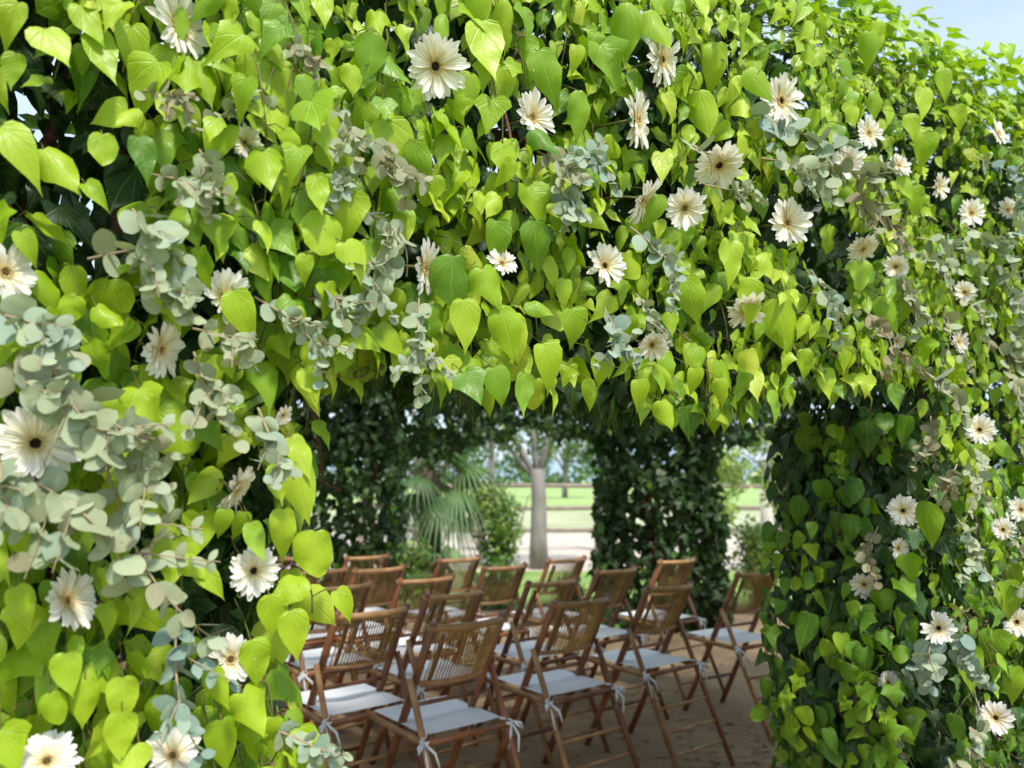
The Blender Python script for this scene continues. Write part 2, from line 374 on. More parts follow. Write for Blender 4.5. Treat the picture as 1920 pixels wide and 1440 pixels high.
# ================================================================== GROUND AND FAR SETTING
def ground_material():
    m, t = newmat('packed_earth'); Lk = t.links.new
    g = nd(t, 'ShaderNodeNewGeometry')
    n1 = nd(t, 'ShaderNodeTexNoise', i_Scale=1.3, i_Detail=6.0); n2 = nd(t, 'ShaderNodeTexNoise', i_Scale=28.0, i_Detail=6.0)
    for n in (n1, n2): Lk(g.outputs['Position'], n.inputs['Vector'])
    c = mixc(t, n1.outputs['Fac'], (0.37, 0.255, 0.135), (0.53, 0.385, 0.23))
    c = mixc(t, math_(t, 'MULTIPLY', n2.outputs['Fac'], 0.6), c, (0.20, 0.14, 0.085))
    mpn = nd(t, 'ShaderNodeMapping'); mpn.inputs['Rotation'].default_value = (0, 0, R(-33)); mpn.inputs['Scale'].default_value = (0.8, 13, 1)
    Lk(g.outputs['Position'], mpn.inputs[0]); n3 = nd(t, 'ShaderNodeTexNoise', i_Scale=1.0, i_Detail=3.0); Lk(mpn.outputs[0], n3.inputs['Vector'])
    c = mixc(t, math_(t, 'MULTIPLY', n3.outputs['Fac'], 0.55), c, (0.13, 0.09, 0.055))
    h = math_(t, 'ADD', math_(t, 'MULTIPLY', n3.outputs['Fac'], 2.6), math_(t, 'MULTIPLY', n2.outputs['Fac'], 0.6))
    bs = nd(t, 'ShaderNodeBsdfPrincipled', i_Roughness=0.9); bs.inputs['Specular IOR Level'].default_value = 0.2; Lk(c, bs.inputs['Base Color'])
    bp = nd(t, 'ShaderNodeBump', i_Strength=0.8, i_Distance=0.03); Lk(h, bp.inputs['Height']); Lk(bp.outputs[0], bs.inputs['Normal'])
    o = nd(t, 'ShaderNodeOutputMaterial'); Lk(bs.outputs[0], o.inputs['Surface']); return m
M_earth = ground_material()
def sheet(name, x0, x1, y0, y1, z, mat, n=1):
    V = [(x0 + (x1 - x0) * i / n, y0 + (y1 - y0) * j / n, z) for j in range(n + 1) for i in range(n + 1)]
    F = [(j * (n + 1) + i, j * (n + 1) + i + 1, (j + 1) * (n + 1) + i + 1, (j + 1) * (n + 1) + i) for j in range(n) for i in range(n)]
    return struct(name, V, F, mat)
M_field = simple('green_field', (0.24, 0.36, 0.10), (0.34, 0.44, 0.15), 0.05, 0.9, 0.2)
M_lawn = simple('short_lawn', (0.13, 0.24, 0.045), (0.26, 0.36, 0.09), 2.2, 0.9, 0.6)
M_sand = simple('pale_sand_track', (0.46, 0.39, 0.32), (0.60, 0.52, 0.43), 1.2, 0.95, 0.3)
M_verge = simple('dry_verge', (0.28, 0.33, 0.15), (0.46, 0.45, 0.30), 0.5, 0.95, 0.5)
sheet('ground', -900, 900, -60, 1500, 0.0, M_field)
sheet('earth_floor', -8, 7, -1.0, 8.9, 0.004, M_earth)
sheet('lawn', -30, 30, 8.9, 12.4, 0.004, M_lawn)
sheet('sand_path', -60, 60, 12.4, 21.0, 0.004, M_sand)
sheet('verge', -90, 90, 21.0, 36.0, 0.004, M_verge)
# hills far off, low
V = []; F = []; n = 60
for j, (yy, hh) in enumerate(((700, 0), (760, 22), (900, 40), (1000, 0))):
    for i in range(n + 1):
        x = -900 + 1800 * i / n
        V.append((x, yy, hh * (0.6 + 0.4 * math.sin(i * .37 + 1) + .2 * math.sin(i * .9)) if hh else -1))
for j in range(3):
    for i in range(n): a = j * (n + 1) + i; F.append((a, a + 1, a + n + 2, a + n + 1))
struct('hills', V, F, simple('hazy_far_hills', (0.22, 0.30, 0.36), (0.28, 0.36, 0.42), 0.01, 1.0), True)  # blue-grey of distance haze put into the colour

# ------------------------------------------------------------------ generic leafy volumes
def puff(Fo, c, r, n, size, tint, kind='mini', squash=1.0, up=0.3):
    c = np.array(c, float)
    for _ in range(n):
        d = rng.normal(size=3); d /= np.linalg.norm(d)
        rr = r * (rng.random() ** 0.45)
        p = c + d * rr * np.array([1, 1, squash])
        nr = d + np.array([0, 0, up]) + rng.normal(size=3) * .5
        yd = rng.normal(size=3) + np.array([0, 0, -.3])
        Fo.add(p, yd, nr, size * rng.uniform(.7, 1.3), kind, min(1, max(0, tint + rng.normal() * .12)), outer=False)
def tree(name, label, cat, x, y, h, crown_r, tint, trunk_r=.12, n=2600, size=.12, cz=None, limbs=5, bark=None, seed=1, group=None, lean=0.0, puffs=14):
    r = random.Random(seed); root = thing(name, label, cat, (x, y, 0), 0, group)
    m = MB(); top = Vector((lean, 0, h * .62))
    m.tube([(0, 0, -.05), (lean * .2, 0, h * .2), (lean * .6, 0.03, h * .42), top], [trunk_r * 1.25, trunk_r, trunk_r * .85, trunk_r * .55], 9)
    m.build('trunk', bark or M_bark, root)
    Fo = Foliage(); tips = []
    for k in range(limbs):
        a = 2 * math.pi * k / limbs + r.uniform(-.4, .4); e = crown_r * r.uniform(.5, .8)
        st = Vector((lean * .5, 0, h * r.uniform(.35, .58))); tp = Vector((lean + math.cos(a) * e, math.sin(a) * e, h * r.uniform(.65, .92)))
        MB().tube([st, (st + tp) / 2 + Vector((0, 0, .1 * h)), tp], [trunk_r * .5, trunk_r * .3, trunk_r * .12], 6).build('limb', bark or M_bark, root)
        tips.append(tp)
    cz = cz or h * .75
    for k in range(puffs):
        tp = tips[k % limbs]; c = (x + tp.x + r.gauss(0, crown_r * .35), y + tp.y + r.gauss(0, crown_r * .35), min(h, max(h * .4, r.gauss(cz, h * .13))))
        puff(Fo, c, crown_r * r.uniform(.28, .45), n // puffs, size, tint + r.uniform(-.15, .15))
    Fo.finish(root, M_far, 0, (x, y, 0))
    for c in root.children:
        if c.name.startswith('foliage'): c.name = 'crown'
    return root
M_bark = simple('grey_bark', (0.30, 0.275, 0.25), (0.14, 0.125, 0.11), 5, 0.9, 0.6, stretch=(1, 1, .3))
M_bark2 = simple('brown_bark', (0.20, 0.15, 0.11), (0.12, 0.09, 0.06), 6, 0.9, 0.6, stretch=(1, 1, .3))

# far tree line
Fo = Foliage()
for i in range(260):
    x = -170 + 340 * (i / 260) + rnd.uniform(-2, 2); y = 170 + rnd.uniform(-10, 20)
    hgt = 5 + 3 * math.sin(i * .31) + rnd.uniform(-1.5, 2)
    puff(Fo, (x, y, hgt * .5), 2.8, 30, 1.6, .38, squash=hgt / 5)
tl = thing('treeline', 'hazy row of distant trees at the far edge of the green field', 'tree line', (0, 170, 0))
tl['kind'] = 'stuff'; del tl['category']; del tl['label']
Fo.finish(tl, M_far, 0, (0, 170, 0))

# olive-like grey trunked tree between shrub and pier, beside the fence
p = at_y(1010, 1062, 12.7)
t1 = thing('pollarded_tree', 'thick grey tree trunk forking into bare limbs behind the chairs', 'tree', (p[0], p[1], 0))
MB().tube([(0, 0, -.05), (0, 0, .5), (.01, 0, 1.1), (-.02, 0, 1.6)], [.17, .135, .12, .11], 12).build('trunk', M_bark, t1)
for dx, dz, r0 in ((-.75, 2.9, .055), (-.16, 3.2, .06), (.30, 3.1, .06), (-1.2, 2.6, .04)):
    MB().tube([(dx * .06, 0, 1.45), (dx * .4, .05, 1.95), (dx * .8, .1, dz * .83), (dx * 1.2, .1, dz)], [r0, r0 * .9, r0 * .7, r0 * .4], 7).build('limb', M_bark, t1)
Fo = Foliage()
for dx, dz, r0, nn in ((-.9, 2.6, .6, 420), (-.3, 2.8, .6, 420), (.5, 2.7, .6, 420), (1.1, 2.4, .6, 360), (1.3, 2.0, .35, 160), (-.5, 2.1, .3, 200), (.0, 2.2, .4, 260), (-.25, 1.7, .25, 120), (.5, 2.05, .25, 90), (-1.1, 1.9, .35, 150)):
    puff(Fo, (p[0] + dx, p[1] + rnd.uniform(-.2, .5), dz), r0, nn, .10, .45)
Fo.finish(t1, M_far, 0, (p[0], p[1], 0))
for c in t1.children:
    if c.name.startswith('foliage'): c.name = 'crown'
tree('leafy_tree', 'tall pale grey-green tree standing beyond the sand path left of the grey trunk', 'tree', -2.2, 18.5, 5.2, 2.0, .45, .12, 1800, .16, seed=3)
tree('leafy_tree', 'slim tree beyond the wooden fence whose crown shows over the oleander', 'tree', -.6, 23, 4.8, 1.7, .40, .11, 1500, .18, seed=5)
tree('leafy_tree', 'round topped tree behind the fan palm at the left of the opening', 'tree', -4.4, 16, 4.6, 2.2, .5, .14, 2200, .15, seed=8)
tree('leafy_tree', 'distant small tree on the green field right of the grey trunk', 'tree', 4.2, 62, 5.5, 2.8, .42, .2, 900, .45, seed=9)
tree('leafy_tree', 'sunlit yellow-green tree seen through the gap left of the right hedge pier', 'tree', 4.05, 11.6, 2.5, .8, .90, .07, 3600, .10, seed=11, cz=1.5)
tree('leafy_tree', 'pale barked tree beyond the sand path at the right gap', 'tree', 6.6, 19.5, 4.6, 1.5, .75, .17, 1400, .16, seed=13)

# wooden rail fence at the path
M_fence = simple('weathered_wood', (0.30, 0.25, 0.20), (0.20, 0.165, 0.135), 8, 0.85, 0.4)
fence = thing('rail_fence', 'weathered three-rail wooden fence running beyond the lawn', 'fence', (0, 16.0, 0))
for k in range(-7, 9):
    o = MB().box(-.07, .07, -.07, .07, 0, 1.42).build('post', M_fence, fence, False); o.location = (k * 2.4 + 1.75, 0, 0)
for zz in (1.30, .86, .42):
    for k in range(-7, 8):
        o = MB().tube([(-1.2, 0, 0), (0, 0, rnd.uniform(-.015, .015)), (1.2, 0, 0)], .045, 8).build('rail', M_fence, fence)
        o.location = (k * 2.4 + .55, -.11, zz)
# white post near the right gap
pw = at_y(1441, 1060, 13.4)
o = MB().tube([(0, 0, 0), (.01, 0, .6), (0, 0, 1.25)], [.12, .11, .10], 10).build('stump_post', simple('pale_wood', (0.58, 0.54, 0.48), (0.44, 0.40, 0.36), 10, .9, .4)); o.location = (pw[0], pw[1], 0)
o['label'] = 'pale round wooden post standing in the gap beside the right pier'; o['category'] = 'post'

# fan palm
M_palm = leaf_material('palm_blade', [(0.0, (0.03, 0.08, 0.03)), (0.5, (0.07, 0.15, 0.05)), (1.0, (0.24, 0.34, 0.14))], veins=False, spots=False, trans=.2, rough=.5)
def fan_frond(root, org, az, el, length, fan_r, droop, tint, nb=22):
    m = MB(); d = Vector((math.cos(az) * math.cos(el), math.sin(az) * math.cos(el), math.sin(el)))
    o0 = Vector(org); tip = o0 + d * length + Vector((0, 0, -droop * .3))
    MB().tube([o0, o0 + d * length * .5 + Vector((0, 0, .03)), tip], [.016, .012, .008], 5).build('petiole', M_stem, root)
    side = d.cross(Vector((0, 0, 1))).normalized(); up = side.cross(d)
    for k in range(nb):
        a = R(-105 + 210 * k / (nb - 1)); bd = (d * math.cos(a) + side * math.sin(a)).normalized()
        Lb = fan_r * (1 - .25 * abs(a) / 1.8) * rnd.uniform(.9, 1.05); wv = bd.cross(up).normalized()
        b = len(m.V); N_ = 5
        for i in range(N_):
            f = i / (N_ - 1); p_ = tip + bd * Lb * f + Vector((0, 0, -droop * f * f * 1.1)); ww = .020 * (math.sin(math.pi * min(1, .25 + .75 * f)) if f < 1 else .05) + .001
            m.V += [p_ - wv * ww, p_ + up * .006, p_ + wv * ww]
        for i in range(N_ - 1):
            q = b + i * 3; m.F += [(q, q + 1, q + 4, q + 3), (q + 1, q + 2, q + 5, q + 4)]
    o = m.build('frond', M_palm, root); o['tint'] = tint; return o
def fan_palm(name, label, x, y, th, n, fr, seed, pet=.55, tr=.15):
    root = thing(name, label, 'palm', (x, y, 0)); r = random.Random(seed)
    m = MB(); k = 26
    m.tube([(0, 0, th * i / k) for i in range(k + 1)], [tr * (1.25 - .35 * i / k) * (1.07 if i % 2 else .95) for i in range(k + 1)], 12)
    m.build('trunk', simple('fibrous_palm_trunk', (0.15, 0.12, 0.09), (0.07, 0.055, 0.04), 14, .95, .9), root)
    for i in range(n):
        az = i * 2.399 + r.uniform(-.2, .2); el = R(75 - 115 * (i / n)) + r.uniform(-.1, .1)
        fan_frond(root, (0, 0, th - .05 + r.uniform(0, .12)), az, el, pet * r.uniform(.8, 1.15), fr * r.uniform(.85, 1.1), .28 + .25 * (i / n), r.uniform(.25, 1.0) if el > 0 else r.uniform(.1, .6))
    return root
pp = at_y(806, 1080, 11.0)
fan_palm('fan_palm', 'tall fan palm with drooping fronds seen left of the bright opening', pp[0], 11.0, 1.55, 26, .62, 4)
pq = at_y(815, 1060, 9.9)
fan_palm('young_fan_palm', 'young bright green palm growing low in front of the fan palm', pq[0], 9.9, .28, 12, .42, 9, .35, .07)

def shrub(name, label, cat, x, y, h, r_, tint, n, size, kind='mini', nparts=0, seed=0, mat=None, lobes=8):
    root = thing(name, label, cat, (x, y, 0)); Fo = Foliage(); rr = random.Random(seed)
    for k in range(7):
        a = rr.uniform(0, 6.28); q = rr.uniform(.2, .7) * r_
        MB().tube([(0, 0, 0), (math.cos(a) * q * .5, math.sin(a) * q * .5, h * .45), (math.cos(a) * q, math.sin(a) * q, h * .85)], [.02, .014, .006], 5).build('branch', M_bark2, root)
    for k in range(lobes):
        a = rr.uniform(0, 6.28); q = rr.uniform(0, .6) * r_; cz = h * (.2 + .65 * k / max(1, lobes - 1))
        puff(Fo, (x + math.cos(a) * q, y + math.sin(a) * q, cz), r_ * rr.uniform(.4, .6) * (1.15 - .3 * k / lobes), n // lobes, size, tint + rr.uniform(-.15, .15), kind)
    Fo.finish(root, mat or M_far, nparts, (x, y, 0)); return root
ps_ = at_y(935, 1060, 10.8)
shrub('oleander_bush', 'grey-green bush in the middle of the opening between palm and grey trunk', 'bush', ps_[0] + .08, 10.8, 1.45, .52, .62, 3400, .07, seed=2, lobes=11)
shrub('low_bush', 'bright green low bush at the foot of the fan palm', 'bush', at_y(760, 1060, 9.6)[0], 9.6, .75, .40, .70, 1300, .07, seed=4)
shrub('low_bush', 'dark low shrub behind the third row of chairs, centre of the opening', 'bush', at_y(935, 1100, 8.9)[0], 8.9, .36, .38, .45, 900, .06, seed=6, lobes=5)
shrub('low_bush', 'small green shrub at the foot of the right ivy pier beside the opening', 'bush', at_y(1075, 1100, 8.6)[0], 8.6, .34, .3, .6, 700, .06, seed=7, lobes=5)
shrub('low_bush', 'lime green bush behind the rightmost chair beside the hedge pier', 'bush', at_y(1425, 1100, 8.4)[0], 8.4, 1.0, .42, .9, 1600, .07, seed=12)
shrub('low_bush', 'small yellow-green shrub behind the left back chairs', 'bush', at_y(800, 1100, 8.2)[0], 8.2, .42, .3, .75, 700, .06, seed=15, lobes=5)

# ================================================================== CHAIRS
FW = Vector((-.625, .78, 0)).normalized()
def chair(label, u, v, yaw=0.0):
    P = on_z(u, v, .865); q = Vector((P[0], P[1], 0)) + FW * .19
    rz = math.atan2(FW.y, FW.x) - math.pi / 2 + yaw       # local +Y is forward
    return q, rz, label
W2 = .165
def top(z, out_=0): # long pole line: from rear top to front foot
    f = -.21 + (.86 - z) * (.46 / .86); return f
def build_chair(label):
    root = thing('folding_chair', label, 'chair', (0, 0, 0), 0, 'bamboo folding chairs set in rows')
    def tubep(name, pts, r, mat, knots=0, sides=8):
        m = MB()
        a, b = Vector(pts[0]), Vector(pts[-1])
        if len(pts) == 2 and knots:
            P_ = []; Rr = []
            for i in range(knots + 1):
                f = i / knots; p_ = a.lerp(b, f)
                if 0 < i < knots:
                    dd = (b - a).normalized() * .006
                    P_ += [p_ - dd, p_, p_ + dd]; Rr += [r, r * 1.14, r]
                else: P_.append(p_); Rr.append(r)
            m.tube(P_, Rr, sides)
        else: m.tube(pts, r, sides)
        return m.build(name, mat, root)
    for s in (-1, 1):
        x = s * W2
        tubep('front_leg', [(x, top(.88), .88), (x, top(0), 0)], .0165, M_pole, 5)
        x2 = s * (W2 + .028)
        tubep('rear_leg', [(x2, top(.66), .66), (x2, -.205, .455), (x2, -.43, 0)], [.013, .0135, .0125], M_poleL if s < 0 else M_pole)
        x3 = s * (W2 + .028)
        tubep('seat_rail', [(x3, -.225, .450), (x3, .0, .453), (x3, .235, .457)], .013, M_poleL)
        tubep('back_upright', [(s * (W2 - .055), top(.83) - .012, .83), (s * (W2 - .055), top(.63) - .012, .63)], .009, M_pole)
    # curved rails: the back bows towards the rear
    def bow(z, k): return [(x, top(z) - .055 * (1 - (x / W2) ** 2) * k - .004, z) for x in np.linspace(-W2 - .018, W2 + .018, 9)]
    tubep('top_rail', bow(.862, 1), .0145, M_poleL)
    tubep('bottom_rail', bow(.638, .9), .0105, M_poleL)
    sm = None
    for i in range(23):
        x = -W2 * .84 + W2 * 1.68 * i / 22; k = 1 - (x / W2) ** 2
        y0, y1 = top(.855) - .055 * k - .004, top(.638) - .050 * k - .004
        m = MB(); m.tube([(x, y0, .86), (x, (y0 + y1) / 2 - .008, .75), (x, y1, .638)], .0040, 4, False); m.build('slat', M_slat, root)
    for y, z in ((-.215, .450), (.22, .455)):
        tubep('seat_crossbar', [(-W2 - .03, y, z), (W2 + .03, y, z)], .0125, M_poleL if y > 0 else M_pole, 3)
    for z in (.30, .20, .11):
        f = -.205 - (.455 - z) * (.225 / .455); tubep('rear_rung', [(-W2 - .02, f, z), (W2 + .02, f, z)], .0075, M_poleL, 3, 6)
    tubep('front_rung', [(-W2, top(.2), .2), (W2, top(.2), .2)], .0095, M_pole, 3)
    tubep('front_rung', [(-W2, top(.54), .54), (W2, top(.54), .54)], .009, M_pole, 3)
    # cushion: thin pillowed pad
    n = 9; V = []; F = []
    for sgn in (1, -1):
        for j in range(n):
            for i in range(n):
                a, b = -1 + 2 * i / (n - 1), -1 + 2 * j / (n - 1)
                e = (1 - a ** 6) * (1 - b ** 6); rr = 1 - .04 * (abs(a) ** 3 * abs(b) ** 3)
                pinch = 1 - .04 * (1 - abs(b)) * abs(a)
                V.append((a * .186 * rr * pinch, .005 + b * .205 * rr, .475 + (.011 * e * sgn + .003 * math.sin(5 * a + 2 * b) * e) - .008 * (1 - a * a) * (1 - b * b)))
    for sgn in range(2):
        o_ = sgn * n * n
        for j in range(n - 1):
            for i in range(n - 1):
                a = o_ + j * n + i; f = (a, a + 1, a + n + 1, a + n); F.append(f if sgn == 0 else f[::-1])
    rim = [j for j in range(n)] + [j * n + n - 1 for j in range(1, n)] + [(n - 1) * n + i for i in range(n - 2, -1, -1)] + [j * n for j in range(n - 2, 0, -1)]
    for k in range(len(rim)): a, b = rim[k], rim[(k + 1) % len(rim)]; F.append((b, a, a + n * n, b + n * n))
    mk('seat_cushion', V, F, M_cush, root)
    for s in (-1, 1):
        x = s * (W2 + .03); m = MB(); dz = .025
        m.tube([(s * .172, -.19, .447), (x - s * .01, -.205, .445), (x + s * .018, -.215, .437), (x, -.235, .432), (x - s * .02, -.215, .430)], .0055, 5)
        m.tube([(x + s * .015, -.225, .436), (x + s * .045, -.245, .428), (x + s * .05, -.25, .405), (x + s * .02, -.238, .43)], .005, 5)
        m.tube([(x + s * .01, -.225, .434), (x - s * .02, -.26, .40), (x - s * .035, -.265, .35)], [.0055, .006, .004], 5)
        m.tube([(x + s * .01, -.225, .434), (x + s * .02, -.26, .39), (x + s * .012, -.268, .33)], [.0055, .006, .004], 5)
        m.V = [v + Vector((0, 0, dz)) for v in m.V]; m.build('tie', M_cush, root)
    return root
CH = [
 ('bamboo chair nearest to the camera, slatted back over white cushion, ties hanging both sides', 872, 1167, 0),
 ('bamboo chair left of the nearest one, white knotted tie at its left corner', 691, 1148, .03),
 ('bamboo chair just right of the nearest one, tie sticking out to the right', 1084, 1128, -.02),
 ('bamboo chair with bright yellowish slatted back, third from the left in the nearest row', 1250, 1101, -.04),
 ('bamboo chair at the right end, partly hidden behind the ivy hedge pier', 1418, 1075, -.1),
 ('bamboo chair directly behind the nearest one, its back showing above it', 845, 1115, .04),
 ('bamboo chair in the second row, behind the gap between the two nearest right chairs', 1030, 1092, 0),
 ('bamboo chair of the second row standing in front of the dark right ivy pier', 1150, 1070, .03),
 ('bamboo chair farthest right in front of the dark ivy pier, behind the yellowish-backed one', 1266, 1052, -.02),
 ('bamboo chair at the left hedge edge, behind the chair with the knotted tie', 634, 1101, .05),
 ('reddish backed bamboo chair left of centre, just below the dark left pier', 707, 1068, 0),
 ('bamboo chair in the third row whose low back shows left of centre', 798, 1087, -.03),
 ('bamboo chair in the third row before the low shrub, lawn seen through its slats', 942, 1064, .02),
 ('bamboo chair silhouetted against the lawn below the grey tree trunk', 1059, 1050, 0),
 ('bamboo chair silhouetted against the pale sand path in the back row', 858, 1049, .02),
 ('dark reddish bamboo chair in the back row against the dark left pier', 686, 1045, .03),
 ('shaded bamboo chair half hidden by the left hedge, white cushion showing', 597, 1072, .02),
 ('shaded bamboo chair farthest back at the left hedge edge', 560, 1046, .04)]
proto = build_chair(CH[0][0])
for i, (lab, u, v, yw) in enumerate(CH):
    q, rz, _ = chair(lab, u, v, yw + rnd.uniform(-.02, .02))
    if i == 0: root = proto
    else:
        root = proto.copy(); link(root); root['label'] = lab
        for ch in proto.children:
            c = ch.copy(); link(c, root)
    root.location = (q.x, q.y, .004); root.rotation_euler = (0, 0, rz)

# ================================================================== PAVILION: BACK PIERS, LINTEL, ROOF, SIDE
def box_leaves(Fo, x0, x1, y0, y1, z0, z1, n, size, tfun, kinds=('heart2', 'ivy5', 'lobed'), thick=.18, faces='fblrtu', drop=None):
    A = []
    if 'f' in faces: A.append(('f', (x1 - x0) * (z1 - z0)))
    if 'b' in faces: A.append(('b', (x1 - x0) * (z1 - z0)))
    if 'l' in faces: A.append(('l', (y1 - y0) * (z1 - z0)))
    if 'r' in faces: A.append(('r', (y1 - y0) * (z1 - z0)))
    if 'u' in faces: A.append(('u', (x1 - x0) * (y1 - y0)))
    if 't' in faces: A.append(('t', (x1 - x0) * (y1 - y0)))
    tot = sum(a for _, a in A)
    for fc, a in A:
        for _ in range(int(n * a / tot)):
            e = rng.random() ** 1.5 * thick; q1, q2 = rng.random(), rng.random()
            if fc in 'fb': p = np.array([x0 + q1 * (x1 - x0), y0 + e if fc == 'f' else y1 - e, z0 + q2 * (z1 - z0)]); nn = np.array([0, -1 if fc == 'f' else 1, .35])
            elif fc in 'lr': p = np.array([x0 + e if fc == 'l' else x1 - e, y0 + q1 * (y1 - y0), z0 + q2 * (z1 - z0)]); nn = np.array([-1 if fc == 'l' else 1, 0, .35])
            elif fc == 'u': p = np.array([x0 + q1 * (x1 - x0), y0 + q2 * (y1 - y0), z0 + e]); nn = np.array([0, -.3, -.6])
            else: p = np.array([x0 + q1 * (x1 - x0), y0 + q2 * (y1 - y0), z1 - e]); nn = np.array([0, 0, 1.])
            # undulating surface
            wob = .07 * math.sin(p[0] * 5 + p[2] * 3) + .05 * math.sin(p[2] * 9 + p[0] * 4 + p[1] * 6)
            p = p - nn / np.linalg.norm(nn) * (wob + .05)
            if drop is not None and drop(p): continue
            nn = nn + rng.normal(size=3) * .45
            yd = np.array([0, 0, -1.]) + rng.normal(size=3) * .5
            Fo.add(p, yd, nn, size * rng.uniform(.65, 1.3), kinds[rng.integers(len(kinds))], tfun(p), outer=e < thick * .4)
def dark(p): return float(np.clip(.07 + rng.normal() * .07 + (.28 if rng.random() < .08 else 0), 0, .6))  # shade of the interior put into the leaf tint, a few leaves lighter
def vine_stem(m, x, y, z0, z1, r, sd):
    rr = random.Random(sd)
    m.tube([(x + rr.uniform(-.05, .05), y + rr.uniform(-.05, .05), z0 + (z1 - z0) * i / 8) for i in range(9)], [r * (1 - .07 * i) for i in range(9)], 7)
def ivy_block(name, label, x0, x1, y0, y1, z0, z1, n, size, tf=dark, nparts=300, faces='fblrtu', thick=.22, post=True, drop=None):
    cx, cy = (x0 + x1) / 2, (y0 + y1) / 2
    root = thing(name, label, 'ivy', (cx, cy, max(0, z0)))
    Fo = Foliage(); box_leaves(Fo, x0, x1, y0, y1, z0, z1, n, size, tf, faces=faces, thick=thick, drop=drop)
    Fo.finish(root, M_leaf, nparts, (cx, cy, max(0, z0)))
    if post:
        m = MB()
        for k in range(3): vine_stem(m, rnd.uniform(x0 + .2, x1 - .2) - cx, 0, 0, z1 - max(0, z0), .035, k)
        m.build('vine_trunk', M_twig, root)
    return root
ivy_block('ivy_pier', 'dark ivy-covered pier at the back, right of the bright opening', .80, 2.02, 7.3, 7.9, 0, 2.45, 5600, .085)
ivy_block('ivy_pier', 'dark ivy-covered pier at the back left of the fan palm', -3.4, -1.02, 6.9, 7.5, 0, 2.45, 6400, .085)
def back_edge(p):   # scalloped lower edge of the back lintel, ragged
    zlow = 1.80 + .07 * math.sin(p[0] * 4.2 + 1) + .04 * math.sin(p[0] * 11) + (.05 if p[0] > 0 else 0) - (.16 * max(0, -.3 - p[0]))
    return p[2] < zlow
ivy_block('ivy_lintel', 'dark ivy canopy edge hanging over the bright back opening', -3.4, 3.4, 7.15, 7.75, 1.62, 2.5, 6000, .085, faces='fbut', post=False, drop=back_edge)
ivy_block('ivy_shade_screen', 'unseen ivy screen added at the left to keep the pavilion dark', -3.55, -3.0, 1.2, 7.2, 0, 2.5, 3200, .12, nparts=0, faces='lr', post=False)  # added, mostly hidden leaves that keep daylight out on the left
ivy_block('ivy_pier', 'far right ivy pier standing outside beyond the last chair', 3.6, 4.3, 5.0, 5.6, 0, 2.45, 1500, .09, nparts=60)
# roof, out of view: timber joists, ivy cover set for the shade inside
roof = thing('pergola_roof', 'unseen ivy-covered timber pergola roof shading the rows of chairs', 'roof', (0, 4.5, 2.3))
Fo = Foliage()
for _ in range(3000):
    t_ = rng.uniform(.25, 6.6); s_ = rng.uniform(-3.8, 6.2)
    P = P0 + T * s_ - N * t_ + np.array([0, 0, 2.42 + .10 * rng.normal()])
    if P[1] > 7.8 or P[0] < -3.7 or P[0] > 4.5: continue
    nn = np.array([0, 0, 1.]) + rng.normal(size=3) * .4; yd = rng.normal(size=3) * np.array([1, 1, .3])
    Fo.add(P, yd, nn, rng.uniform(.10, .17), ('heart2', 'ivy5')[rng.integers(2)], float(np.clip(.3 + rng.normal() * .15, 0, .8)), outer=False)
Fo.finish(roof, M_leaf, 0, (0, 4.5, 2.3))
for k in range(9):
    a = P0 + T * (-2.6 + k * .8) - N * .3; b = a - N * 5.9
    MB().tube([(a[0], a[1] - 4.5, 0), (b[0], b[1] - 4.5, 0)], .045, 6).build('joist', M_bark2, roof)
# bare vine twigs hanging in the dark behind the left edge
tw = thing('bare_vine', 'bare brown vine stem twisting down in the dark behind the left hedge edge', 'vine', (0, 0, 0))
A = [at_y(578, 735, 2.3), at_y(592, 790, 2.3), at_y(600, 850, 2.3), at_y(606, 905, 2.35), at_y(640, 920, 2.4)]
MB().tube(A, [.006, .006, .005, .004, .003], 6).build('stem', M_twig, tw)

